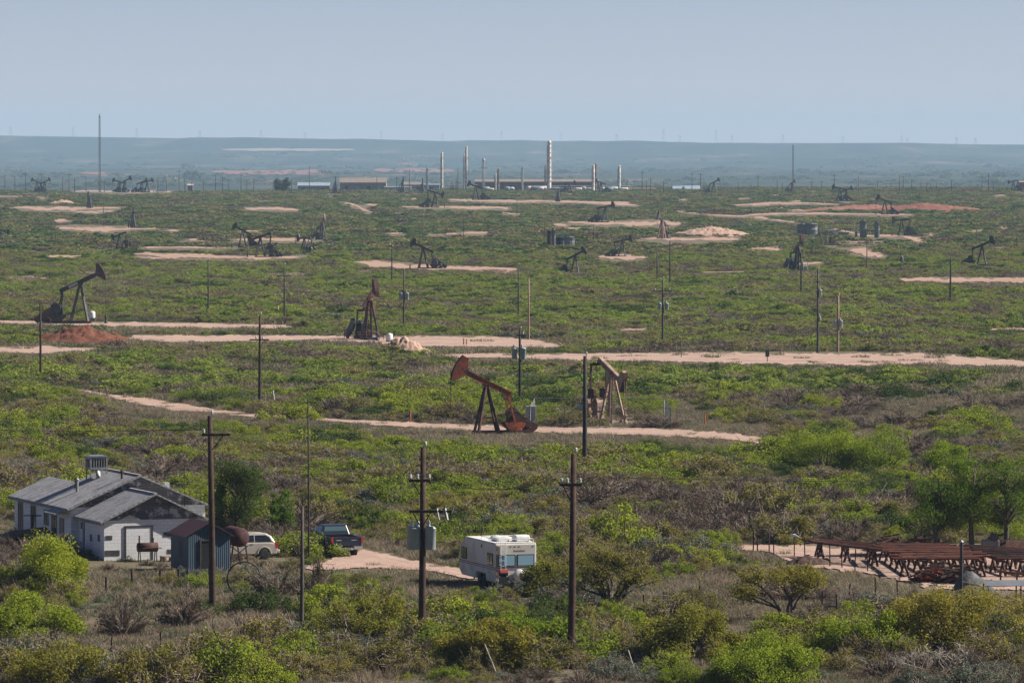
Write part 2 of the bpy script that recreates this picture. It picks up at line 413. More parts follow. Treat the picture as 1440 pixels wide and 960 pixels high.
def groundmat():
    m, nt = mnew('scrub_ground'); g = geo(nt); p = g.outputs['Position']
    c = ramp(nt, noise(nt,p,.45,9,.7), [(.28,(.10,.083,.056)),(.45,(.165,.135,.092)),(.60,(.215,.175,.125)),(.76,(.31,.225,.165))]).outputs[0]
    gr = ramp(nt, noise(nt,p,.06,6,.6), [(.45,(0,0,0)),(.66,(.6,.6,.6))]).outputs[0]
    c = mixc(nt, gr, c, (.115,.118,.055))
    c = mixc(nt, ramp(nt, noise(nt,p,5.5,6,.8), [(.42,(0,0,0)),(.60,(.75,.75,.75))]).outputs[0], c, (.085,.068,.048))
    sep = nt.nodes.new('ShaderNodeSeparateXYZ'); nt.links.new(p, sep.inputs[0])
    mr = nd(nt,'ShaderNodeMapRange', i_1=3200.0, i_2=4600.0); nt.links.new(sep.outputs[1], mr.inputs[0])
    mp = nd(nt,'ShaderNodeMapping'); mp.inputs['Scale'].default_value = (1,.25,1); nt.links.new(p, mp.inputs[0])
    far = ramp(nt, noise(nt,mp.outputs[0],.006,9,.68), [(.30,(.012,.022,.010)),(.48,(.024,.034,.016)),(.58,(.050,.052,.030)),(.66,(.17,.105,.075)),(.74,(.22,.15,.11))]).outputs[0]
    c = mixc(nt, mr.outputs[0], c, far)
    b = nd(nt,'ShaderNodeBsdfPrincipled', i_Roughness=.95); b.inputs['Specular IOR Level'].default_value = .1
    nt.links.new(c,b.inputs['Base Color'])
    bp = nd(nt,'ShaderNodeBump', i_Strength=.9, i_Distance=.12); nt.links.new(noise(nt,p,2.2,8,.75),bp.inputs['Height']); nt.links.new(bp.outputs[0],b.inputs['Normal'])
    out(nt,b.outputs[0]); return m
M['ground'] = groundmat()

# ------------------------------------------------------------------ world, sun, camera, haze
SUN_AZ, SUN_EL = R(83), R(36)
W = bpy.data.worlds.new('World'); SC.world = W; W.use_nodes = True
wn = W.node_tree; wn.nodes.clear()
sky = wn.nodes.new('ShaderNodeTexSky'); sky.sky_type = 'NISHITA'; sky.sun_disc = False
sky.sun_elevation = SUN_EL; sky.sun_rotation = SUN_AZ; sky.altitude = 2500; sky.air_density = .7; sky.dust_density = .2; sky.ozone_density = 4.5
bg = wn.nodes.new('ShaderNodeBackground'); bg.inputs[1].default_value = .057
wo = wn.nodes.new('ShaderNodeOutputWorld')
tint = wn.nodes.new('ShaderNodeMix'); tint.data_type='RGBA'; tint.blend_type='MULTIPLY'; tint.inputs[0].default_value=1.0; tint.inputs[7].default_value=(1.09,.82,.78,1)
wn.links.new(sky.outputs[0], tint.inputs[6]); wn.links.new(tint.outputs[2], bg.inputs[0]); wn.links.new(bg.outputs[0], wo.inputs[0])
sl = bpy.data.lights.new('sun','SUN'); sl.energy = 5.0; sl.angle = R(.53); sl.color = (1,.93,.83)
so = bpy.data.objects.new('sun', sl); COL.objects.link(so)
sd = Vector((math.sin(SUN_AZ)*math.cos(SUN_EL), math.cos(SUN_AZ)*math.cos(SUN_EL), math.sin(SUN_EL)))
so.rotation_euler = sd.to_track_quat('Z','Y').to_euler(); so.location = (300,500,300)
cam = bpy.data.cameras.new('camera'); cam.sensor_fit = 'HORIZONTAL'; cam.sensor_width = 36; cam.lens = 36*FPX/1440; cam.clip_end = 60000; cam.clip_start = 1
co = bpy.data.objects.new('camera', cam); COL.objects.link(co); co.location = (0,0,CAMZ); co.rotation_euler = (PI/2-PITCH,0,0)
SC.camera = co
SC.view_settings.view_transform = 'Standard'; SC.view_settings.look = 'None'; SC.view_settings.exposure = .95; SC.view_settings.gamma = 1.0
SC.render.engine = 'CYCLES'; SC.cycles.volume_bounces = 0; SC.cycles.max_bounces = 6; SC.cycles.transparent_max_bounces = 8
HAZE = 5.6e-5
hm, hnt = mnew('haze_air')
pv = nd(hnt,'ShaderNodeVolumePrincipled'); pv.inputs['Color'].default_value = (.48,.71,.94,1); pv.inputs['Density'].default_value = HAZE; pv.inputs['Anisotropy'].default_value = 0.0
out(hnt, pv.outputs[0], True)
hz = MB().box((-9000,-600,-27),(9000,21000,130)).build('haze', hm); tag(hz, None, None, None, 'stuff')

# ------------------------------------------------------------------ ground sheet
def ground():
    ys = np.concatenate([np.linspace(-500,150,14)[:-1], np.geomspace(150,3000,520)[:-1], np.geomspace(3000,20500,330)])
    us = np.linspace(-1,1,361); us = np.sign(us)*np.abs(us)**1.35
    X = us[None,:]*(260+np.maximum(ys,0)*.36)[:,None]; Y = np.repeat(ys[:,None], len(us), 1)
    Z = terrain(X,Y)
    V = np.stack([X,Y,Z],-1).reshape(-1,3)
    n, k = len(ys), len(us)
    i = np.arange((n-1)*(k-1)); r = i//(k-1); c = i%(k-1); a = r*k+c
    Q = np.stack([a,a+1,a+k+1,a+k],1)
    me = bpy.data.meshes.new('ground'); me.from_pydata(V.tolist(),[],Q.tolist()); me.materials.append(M['ground'])
    me.polygons.foreach_set('use_smooth',[True]*len(Q)); me.update()
    struct(link('ground', me))
ground()

STRIPS = []; PATCHES = []
def strip(name, cols, mat='sand', lift=.06, jit=.9, step=2.0, rows=5, register=True):
    cols = sorted(cols); xs = np.array([c[0] for c in cols],float); t = np.array([c[1] for c in cols],float); b = np.array([c[2] for c in cols],float)
    if register: (PATCHES if name == 'bare_patch' else STRIPS).append((xs,t,b))
    n = max(4,int((xs[-1]-xs[0])/step)); X = np.linspace(xs[0],xs[-1],n)
    T = np.interp(X,xs,t); B = np.interp(X,xs,b); th = np.maximum(B-T,.2)
    sd = int(xs[0]*7+t[0]*13)
    jt = (vnoise(X/5,X*0+.5,sd)-.5)+(vnoise(X/17,X*0+.5,sd+3)-.5)*1.4
    jb = (vnoise(X/5,X*0+.5,sd+1)-.5)+(vnoise(X/17,X*0+.5,sd+4)-.5)*1.4
    T = T+jt*jit*np.minimum(th*.3,3); B = B+jb*jit*np.minimum(th*.3,3)
    end = np.minimum(1,np.minimum(X-X[0],X[-1]-X)/ (6+.02*(xs[-1]-xs[0]))); mid=(T+B)/2
    T = mid+(T-mid)*np.sqrt(end); B = mid+(B-mid)*np.sqrt(end)
    vs = []
    for i in range(n):
        for j in range(rows):
            vs.append(P(X[i], T[i]+(B[i]-T[i])*j/(rows-1), lift))
    fs = [(i*rows+j, i*rows+j+1, (i+1)*rows+j+1, (i+1)*rows+j) for i in range(n-1) for j in range(rows-1)]
    o = MB().add(vs,fs,True).build(name, M[mat]); struct(o)
    L = min(n*.5,14.0); e = [min(1,(i+.0)/L*1.2,(n-1-i)/L*1.2,2.0*min(j,rows-1-j)/(rows-1)) for i in range(n) for j in range(rows)]
    a = o.data.attributes.new('edge','FLOAT','POINT'); a.data.foreach_set('value',e)
    a = o.data.attributes.new('across','FLOAT','POINT'); a.data.foreach_set('value',[j/(rows-1) for i in range(n) for j in range(rows)]); return o
# ------------------------------------------------------------------ roads, pads and bare earth
strip('dirt_road', [(600,499,502),(700,497,505),(760,498,507),(860,497,508),(960,496,511),(1080,496,513),(1200,496,515),(1300,497,513),(1360,501,515),(1440,508,517),(1530,514,522)])
strip('well_pad', [(170,475,478),(190,471,480),(260,472,482),(440,472,480),(500,473,482),(600,473,489),(700,473,489),(770,480,491),(792,486,489)])
strip('dirt_road', [(-60,450,456),(0,451,456),(150,453,460),(270,454,462),(412,457,463)])
strip('dirt_road', [(-60,487,497),(0,488,497),(60,487,498),(100,489,496),(148,490,494)])
strip('dirt_track', [(98,545,549),(160,555,562),(200,559,570),(240,565,578),(300,575,582),(360,582,588),(430,586,591),(480,590,594),(560,593,601),(620,596,604),(680,597,608),(770,600,610),(850,601,612),(930,603,614),(1000,607,618),(1060,613,624),(1112,622,630)], step=1.5)
strip('dirt_driveway', [(428,797,802),(460,787,803),(480,779,803),(510,772,802),(540,777,802),(580,788,802),(610,793,806),(640,798,812),(676,806,818)], step=1.5)
strip('dirt_yard', [(1035,766,774),(1080,765,778),(1130,767,800),(1200,768,806),(1250,769,818),(1300,770,830),(1440,770,836),(1530,770,836)], step=1.5, rows=10)
FAR = [
 [(182,356,359),(240,356,364),(330,359,365),(424,361,364)],
 [(72,319,321),(110,318,325),(150,318,327),(190,320,323),(228,320,322)],
 [(15,291,293),(60,290,297),(110,291,297),(140,291,294),(172,292,294)],
 [(95,268,270),(160,267,271.5),(245,268,271)], [(-20,275.3,277),(72,276,277.2)],
 [(262,335,339),(292,336,340)], [(328,336,339),(370,335,340),(444,334,340)], [(200,347,350),(322,347,350)],
 [(560,290,292),(640,290,294),(722,291,295)], [(628,279,282),(690,281,285),(800,282,285),(880,285,290),(902,289,291)],
 [(788,312,314),(850,311,317),(930,309,319),(962,313,317)], [(898,334,338),(960,334,340),(1042,333,339)],
 [(948,296,298),(1010,302,304.5),(1052,304,306)], [(1038,303,306),(1070,299.5,303),(1150,299,302),(1240,300.5,303),(1292,301,304)],
 [(1056,303,307),(1090,308,311),(1124,313,316)], [(1028,288,290),(1080,284,288),(1140,285,287.5),(1182,287,288.5)],
 [(1168,320,322),(1200,327,330),(1215,330,334),(1270,330,334),(1290,334,341),(1308,341,343)],
 [(496,368,370),(530,366,377),(600,373,381),(640,374,380),(700,376,381),(732,378,383)],
 [(838,360,363),(880,356,367),(912,362,365)], [(978,383,385),(1052,381,384)],
 [(1262,391,396),(1340,390,399),(1460,391,400)], [(1388,462,465),(1450,461,466)], [(868,463,466),(912,462,466)],
 [(480,283,288),(500,286,292),(516,294,299),(528,297,300)], [(340,292,295),(380,291,297),(424,294,297)],
 [(1190,350,354),(1216,346,362),(1246,358,363)], [(546,327,331),(570,326,331)], [(800,283,285),(890,284,287)],
 [(1052,348,351),(1100,347,353)], [(700,298,300),(735,301,304)], [(645,327,330),(690,325,329)], [(775,313,317),(800,316,320)],
]
for c in FAR: strip('bare_pad', c, 'sandfar', lift=.10, step=1.2, rows=7, jit=1.5)
for c in [[(296,241,244),(330,240.5,246),(440,240,247),(470,242,246)], [(525,238,242),(570,237.5,243),(640,239,243)], [(112,243,245.5),(150,243,246.5)], [(350,255.5,257),(392,255,258)]]:
    strip('red_field', c, 'redfar', lift=1.2, step=3, register=False)
strip('salt_flat', [(310,210.5,213),(360,210,213.6),(440,210.5,214),(500,211,213.5)], 'pale', lift=2.5, step=3, register=False)
# dry wash patches of bare sand between the bushes
for k in range(46):
    px = rng.uniform(0,1440); py = rng.choice([rng.uniform(272,345), rng.uniform(345,420), rng.uniform(272,330)])
    w = rng.uniform(8,26)*(.6+(py-260)/160); h = rng.uniform(.5,1.3)*(1+(py-260)/70)
    if 700 < px < 960 and py < 300: continue
    strip('bare_patch', [(px-w,py-h*.4,py+h*.4),(px-w*.3,py-h,py+h),(px+w*.4,py-h*.8,py+h),(px+w,py-h*.3,py+h*.4)], 'sandfar', lift=.10, step=.8, rows=7, jit=2.2)

def mound(name, label, pxc, pyc, L, Wd, H, mat, seed, peaks=None):
    c = P(pxc,pyc); n, k = 64, 34
    vs, fs = [], []
    for i in range(n):
        for j in range(k):
            u = i/(n-1)*2-1; v = j/(k-1)*2-1
            x = u*L; y = v*Wd
            r = math.sqrt(u*u+v*v)
            h = max(0,1-r)**.8
            nz = float(vnoise(x*.9+seed,y*.9,seed)+.7*vnoise(x*2.3,y*2.3,seed+1)+.6*vnoise(x*5.,y*5.,seed+2))
            z = H*h*(.45+.5*nz)
            vs.append((x,y,z-.12+float(terrain(c.x+x,c.y+y))-c.z))
    for i in range(n-1):
        for j in range(k-1): fs.append((i*k+j,(i+1)*k+j,(i+1)*k+j+1,i*k+j+1))
    o = MB().add(vs,fs,True).build(name,M[mat]); o.location = c
    tag(o,label,'earth mound'); return o
mound('earth_mound','long red earth mound in front of the big grey pump jack at left',114,480,7.2,9,1.9,'red',3)
mound('earth_mound','small pink gravel pile right of the white tank beside the well pad',568,499,3.9,2.6,2.1,'sandpile',5)
mound('earth_mound','low dark heap of soil and brush at the left end of the pipe racks',1137,794,1.6,1.0,.8,'slag',8)
mound('earth_mound','low red cut bank running right of the far pump jack on the right slope',1300,297,26,34,2.7,'redfar',12)
mound('earth_mound','low red cut bank behind the curved track on the right slope',1222,296,26,26,2.2,'redfar',14)
mound('earth_mound','low sandy bank behind the pale legged pump jack',1000,331,12,22,2.4,'sandpile',15)
mound('earth_mound','low orange dune left of the far pump jack seen end on',88,288,7,16,2.0,'sandpile',16)

# ------------------------------------------------------------------ pump jacks
def sq(v): return v
PUMPS = []
def pumpjack(px, py, yaw, tilt, scale, pal, label, weight='disc', well=True, belt=True, rail=False, ladder=True, plate=False, hs=1.04, slim=False, group=None):
    leg, beamm, head, wt, box, face = pal
    k_ = 1.75 if py < 300 else 1.4 if py < 400 else 1.1
    base = P(px,py)
    if py < 273:
        base = at_depth(px,py,2890+ (py-262)*-6 + 8*math.sin(px)); base.z = float(terrain(base.x,base.y))+.7
    t = thing('pump_jack', label, 'pump jack', base, R(yaw+(0 if yaw not in (0,180) else ((px*7919)%23-11))), group, scale)
    T = R(tilt); PUMPS.append((base.x,base.y,scale))
    m = MB()
    for y in (-.55,.55): m.box((-4.6,y-.11,0),(1.3,y+.11,.34))
    for x in (-4.5,-3.2,-1.6,0,1.1): m.box((x-.1,-.5,.05),(x+.1,.5,.28))
    m.build('base_skid', box, t)
    for (fx,fy) in ((.98,.85),(.98,-.85),(-1.15,.55),(-1.15,-.55)):
        MB().bar((fx,fy,.3),(fx*.06,fy*.2,4.85),.2*k_,.2*k_).build('leg', leg, t)
    for zz in (1.6,3.0):
        f = 1-(zz-.3)/4.7; m = MB(); fx, fy, bx, by = .98*f+.07, .85*f+.12, -1.15*f, .55*f+.1
        m.bar((fx,fy,zz),(fx,-fy,zz),.09); m.bar((fx,fy,zz),(bx,by,zz),.08); m.bar((fx,-fy,zz),(bx,-by,zz),.08); m.build('cross_brace', leg, t)
    MB().cbox((0,0,4.87),(.5,.7,.16)).build('saddle', leg, t)
    def rot(x,z): return (x*math.cos(T)-z*math.sin(T), 5.05+x*math.sin(T)+z*math.cos(T))
    b = MB()
    def rp(pts, y0, y1, mb): mb.prism([rot(x,z) for x,z in pts], y0, y1)
    bz = .25*(1+.25*(k_-1)); rp([(-2.75,.17),(2.0*hs,.17),(2.0*hs,bz),(-2.75,bz)],-.2,.2,b); rp([(-2.75,-bz),(2.0*hs,-bz),(2.0*hs,-.17),(-2.75,-.17)],-.2,.2,b)
    rp([(-2.74,-.17),(1.99*hs,-.17),(1.99*hs,.17),(-2.74,.17)],-.12,.12,b); rp([(-.25,-.42),(.25,-.42),(.25,-.25),(-.25,-.25)],-.3,.3,b)
    bo = b.build('walking_beam', beamm, t)
    h = MB(); arc = [(2.95*hs*math.cos(R(a)),2.95*hs*math.sin(R(a))) for a in range(23,-25,-4)]
    out_ = arc+[(2.55*hs,-1.02*hs),(1.9*hs,-.34),(1.72*hs,0),(1.9*hs,.34),(2.26*hs,1.14*hs)]
    if slim: out_ = arc+[(2.66*hs,-1.0*hs),(2.35*hs,-.5),(2.1*hs,-.26),(2.0*hs,0),(2.1*hs,.3),(2.35*hs,.7),(2.5*hs,1.12*hs)]
    rp(out_[::-1],-.21,.21,h)
    ho = h.build('horsehead', head, bo)
    f = MB(); 
    arc2 = [(2.96*hs*math.cos(R(a)),2.96*hs*math.sin(R(a))) for a in range(23,-25,-4)]; arc3 = [(3.02*hs*math.cos(R(a)),3.02*hs*math.sin(R(a))) for a in range(-21,24,4)]
    rp((arc2+arc3)[::-1],-.25,.25,f); f.build('face_plate', face, ho)
    if plate:
        p = MB(); rp([(-1.5,-.14),(-.35,-.14),(-.35,.14),(-1.5,.14)],-.235,-.205,p); po = p.build('name_plate', M['plate'], bo)
        q = MB()                                     # illegible dark lettering on the plate
        for i in range(9):
            x = -1.4+i*.11; rp([(x,-.07),(x+.06,-.07),(x+.06,.06),(x,.06)],-.245,-.237,q)
        q.build('lettering', M['black'], po)
    # tail bearing, pitman arms, cranks
    ex, ez = rot(-2.6,-.5)
    e = MB(); e.bar((ex,-.95,ez),(ex,.95,ez),.22,.26); e.bar(rot_(rot,-2.6,-.25),(ex,0,ez),.3,.3,(0,1,0)); e.build('equalizer', wt, t)
    gx, gz = -2.75, 1.75
    s_ = max(-1,min(1,-tilt/24.0)); ph = math.asin(s_); cx, cz = math.cos(ph)*.9, math.sin(ph)*.9
    g = MB(); g.prism([(-3.35,.34),(-2.1,.34),(-2.25,1.1),(-3.2,1.1)],-.38,.38); g.prism([(-3.4,1.1),(-2.1,1.1),(-2.1,1.9),(-2.4,2.25),(-3.1,2.25),(-3.4,1.9)],-.42,.42); g.lathe([(.2,-.68),(.2,.68)],(gx,0,gz),10,'y')
    g.build('gearbox', box, t)
    for sy in (-1,1):
        y = .66*sy
        c = MB(); c.bar((gx-cx*.25,y,gz-cz*.25),(gx+cx*1.75,y,gz+cz*1.75),.32,.14,(0,1,0)) ; co_ = c.build('crank', box, t)
        w_ = MB(); dx, dz = cx/.9, cz/.9; nx, nz = -dz, dx
        pts = []
        for a in range(-90,91,15):
            pts.append((.62+.80*math.cos(R(a)), 1.02*math.sin(R(a))))
        pts = [(gx+dx*a+nx*bq, gz+dz*a+nz*bq) for a,bq in pts]
        if weight == 'disc': w_.prism(pts, y-.13+.14*sy, y+.13+.14*sy); w_.build('counterweight', wt, co_)
        else:
            for sgn in (-1,1):
                pq = [(gx+dx*a+nx*bq*sgn, gz+dz*a+nz*bq*sgn) for a,bq in ((.6,.17),(1.5,.17),(1.5,.5),(1.3,.62),(.8,.62),(.6,.5))]
                w_.prism(pq if sgn>0 else pq[::-1], y-.16, y+.16)
            w_.build('counterweight', wt, co_)
        MB().bar((gx+cx,y+.2*sy,gz+cz),(ex,.88*sy,ez),.13*k_,.13*k_).build('pitman_arm', wt, t)
    mo = MB(); mo.box((-4.6,-.35,.34),(-3.7,.35,.62)); mo.lathe([(.32,-.42),(.34,-.3),(.34,.3),(.30,.42)],(-4.15,0,.95),12,'y'); mo.build('motor', box, t)
    if belt:
        bg_ = MB(); ang = []
        for a in range(-30,181,30): ang.append((-2.85+.62*math.cos(R(a-10)),1.95+.62*math.sin(R(a-10))))
        bg_.prism([(-5.45,.42),(-5.05,.08),(-2.45,1.4)]+ang[1:]+[(-5.5,.72)],-1.42,-1.1); bg_.build('belt_guard', face if belt == 'face' else box, t)
    # bridle and well head
    hx = 2.99*hs; hz = 5.05 + (1.3 if tilt>8 else (.3 if tilt>-8 else -.9)); cz_ = 2.7 if tilt>8 else (2.0 if tilt>-8 else 1.6)
    br = MB()
    for y in (-.1,.1): br.tube((hx,y,hz),(hx,y,cz_),.022*k_,n=4)
    br.cbox((hx,0,cz_-.08),(.2,.4,.16)); br.build('bridle', leg, t)
    if well:
        w2 = MB(); w2.tube((hx,0,cz_),(hx,0,.9),.025,n=5); w2.lathe([(.22,0),(.22,.25),(.12,.3),(.12,.7),(.18,.72),(.18,.85),(.08,.88),(.08,1.15)],(hx,0,0),8); w2.bar((hx,0,.55),(hx,.8,.55),.1); w2.build('well_head', box, t)
    if ladder:
        l = MB()
        a0, a1 = Vector((.99,-.62,.3)), Vector((.15,-.0,4.5)); b0, b1 = Vector((.99,-.26,.3)), Vector((.15,.3,4.5))
        l.bar(a0,a1,.04); l.bar(b0,b1,.04)
        for i in range(14):
            f_ = (i+.5)/14; l.bar(a0.lerp(a1,f_),b0.lerp(b1,f_),.03)
        lo = l.build('ladder', leg, t); lo.location = (.12,0,0)
    if rail:
        r_ = MB()
        for y in (-1.7,1.7):
            for z in (.35,.7,1.05): r_.tube((-4.9,y,z),(1.8,y,z),.025,n=4)
            for x in (-4.9,-3.2,-1.6,0,1.8): r_.tube((x,y,0),(x,y,1.05),.03,n=4)
        for x in (-4.9,1.8):
            for z in (.35,.7,1.05): r_.tube((x,-1.7,z),(x,1.7,z),.025,n=4)
        r_.build('guard_rail', M['rustd'], t)
    return t
def rot_(rot,x,z):
    a,b = rot(x,z); return (a,0,b)
S, S2, RU, RD, TR = M['steel'], M['steel2'], M['rust'], M['rustd'], M['tanrust']
DARK = (S,S,S,S,S,S); GREY = (S2,S2,S2,S,S2,S2); DR = (RD,RD,RD,RD,S,RD); TAN = (TR,TR,TR,RD,TR,RU)
pumpjack(684,610,194,26,.87,(RD,M['rust'],M['rust'],M['orange'],RD,M['rustpurple']),'rusty red pump jack with raised horsehead and no fence beside the dirt track',well=False,belt=True,hs=1.2)
pumpjack(860,594,-62,-24,.9,(TR,TR,TR,RD,TR,RD),'pale rusty pump jack inside the chain link fence, its horsehead lowered',weight='blocks',hs=.93)
pumpjack(113,455,0,25,1.14,(S2,S2,S2,S,S,M['rustd']),'large dark grey pump jack with a white beam plate, on the red mound at left',plate=True,belt=True,slim=True)
pumpjack(520,478,-72,26,1.07,(RD,TR,RD,RD,M['navypaint'],RD),'brown pump jack with guard rails seen from its front on the well pad',weight='blocks',rail=True)
pumpjack(595,378,180,25,.86,GREY,'grey pump jack facing left behind the well pad, on a sandy bank')
pumpjack(809,385,0,27,.72,GREY,'grey pump jack facing right below the dark tank battery')
pumpjack(875,361,0,12,.72,GREY,'grey pump jack nodding right on the orange sand patch')
pumpjack(1122,381,-75,24,1.0,(S,TR,S,S,M['navypaint'],RD),'dark pump jack seen end on beside a black pole, right of centre',weight='blocks')
pumpjack(1381,374,0,23,.86,DARK,'dark pump jack facing right with raised head near the right edge of the photo')
pumpjack(341,348,180,27,.84,GREY,'grey pump jack with raised head, the rear one of the crossing pair at left')
pumpjack(366,362,180,-20,.92,(S,S,S,S,S,S),'dark pump jack with lowered head, front one of the crossing pair on the sandy pad')
pumpjack(453,337,-70,25,.92,(S2,TR,S2,S2,S,TR),'small grey pump jack seen end on with a pale beam, right of the crossing pair')
pumpjack(428,357,140,0,.72,GREY,'grey pump jack turned away at the right end of the long sandy pad')
pumpjack(168,349,180,-20,.66,DARK,'small dark pump jack with lowered head facing left above the long sandy pad')
pumpjack(187,321,-84,10,.92,DARK,'dark pump jack seen end on at the right end of a bare pad, left side')
pumpjack(126,293,-96,0,1.05,DARK,'dark pump jack seen end on beside an orange dune, far left')
pumpjack(2,342,0,-15,.66,DARK,'small pump jack cut off by the left edge of the photo')
pumpjack(612,292,0,-18,1.15,DARK,'dark pump jack with lowered head facing right below the gas plant')
pumpjack(669,281.5,180,20,1.2,DARK,'dark pump jack with raised head facing left in front of the lattice tower')
pumpjack(785,284,-90,0,.95,DARK,'dark pump jack seen end on in front of the tallest plant tower')
pumpjack(851,313,0,12,1.0,DARK,'dark pump jack facing right on the sandy strip below the plant')
pumpjack(931,336,-115,27,1.0,(TR,S2,S2,S2,S2,S2),'pale legged pump jack seen nearly end on by a sandy bank')
pumpjack(1161,345,180,-6,.62,TAN,'low tan pump jack in front of the wide round tanks')
pumpjack(1268,332,180,-4,.88,GREY,'grey pump jack with level beam right of the two tall tanks')
pumpjack(1244,302,180,22,1.0,DARK,'dark pump jack with raised head in front of the red cut bank')
pumpjack(1181,283,180,12,1.1,DARK,'dark pump jack facing left on the right skyline, the nearer of two crossing')
pumpjack(1190,283,0,20,.95,DARK,'dark pump jack facing right on the right skyline, crossing another')
pumpjack(52,264.5,180,20,1.0,DARK,'dark pump jack facing left on the far left skyline')
pumpjack(63,264.5,0,25,1.0,DARK,'dark pump jack facing right on the far left skyline')
pumpjack(167,268.5,180,15,1.05,DARK,'dark pump jack facing left behind its twin on the strip right of the radio mast')
pumpjack(176,269.5,0,27,1.12,DARK,'dark pump jack facing right on the pale strip just right of the radio mast')
pumpjack(199,269,0,22,1.0,DARK,'rightward facing pump jack, left one of the pair at the end of the pale strip')
pumpjack(207,269.5,0,15,1.05,DARK,'rightward facing pump jack at the right end of the pale strip on the left skyline')
pumpjack(472,270.5,-88,20,1.1,DARK,'dark pump jack seen end on left of the long tan shed')
pumpjack(566,272.5,-80,20,1.1,DARK,'dark pump jack seen end on in front of the low pale sheds')
pumpjack(594,268.5,-88,18,1.0,DARK,'dark pump jack seen end on beside the grey plant box')
pumpjack(1004,268.5,0,27,1.0,GREY,'grey pump jack with raised head right of the blue roofed sheds')
pumpjack(1114,267.5,-60,20,.9,(S,M['orange'],S,S,S,S),'pump jack with an orange beam at the foot of the slim right mast')
pumpjack(1425,268.5,180,-12,.9,DARK,'dark pump jack with lowered head at the right end of the skyline')
pumpjack(845,268.5,180,20,.95,DARK,'dark pump jack facing left between the twin towers and the single tower')
pumpjack(801,268.5,0,0,.95,DARK,'dark pump jack with level beam in front of the long brown plant building')

# ------------------------------------------------------------------ chain link fence round the fenced pump jack
def chain_fence(name, label, pts, h=1.8, group=None):
    c = [Vector(p) for p in pts]; o = c[0]; t = thing(name,label,'fence',o,0,group)
    n = len(c)
    mesh = MB(); rail = MB()
    for i in range(n):
        a, b = c[i]-o, c[(i+1)%n]-o; L = (b-a).length; k = max(2,int(L/3))
        for j in range(k):
            q = a.lerp(b,j/k); q.z = float(terrain(q.x+o.x,q.y+o.y))-o.z
            MB().tube(q,q+Vector((0,0,h+.05)),.04 if j else .05,n=6).build('post',M['steel2'] if j else M['steel2'],t)
        rail.tube(a+Vector((0,0,h)),b+Vector((0,0,h)),.025,n=5)
        d = (b-a)/L; w = .34; m = int(L/w)
        for j in range(m):
            for s in (0,1):
                x0 = j*w; p0 = a+d*x0; 
                x1 = x0+h*(1 if s else -1)
                z1 = h
                if x1 > L: z1 = h*(L-x0)/h; x1 = L
                if x1 < 0: z1 = x0; x1 = 0
                mesh.tube(p0+Vector((0,0,.03)),a+d*x1+Vector((0,0,z1)),.007,n=3,cap=False)
    rail.build('top_rail',M['galv'],t); mesh.build('wire_mesh',M['mesh'],t)
    return t
chain_fence('chain_link_fence','chain link fence round the pale rusty pump jack',[P(745,601),P(943,603),P(934,589),P(752,588)])
for (px,py,w,h,lab,mm) in ((746.5,598,.9,1.7,'grey electrical cabinet inside the left corner of the chain link fence','xfmr'),(818,596,.8,1.7,'grey electrical cabinet behind the black pole inside the chain link fence','xfmr')):
    t = thing('electrical_cabinet',lab,'cabinet',P(px,py)); MB().box((-w/2,-.3,.12),(w/2,.3,h)).build('housing',M[mm],t,.02); MB().box((-w/2+.06,-.325,.2),(w/2-.06,-.302,h-.1)).build('door',M[mm],t); MB().box((-w/2,-.3,0),(w/2,.3,.12)).build('plinth',M['concrete'],t)

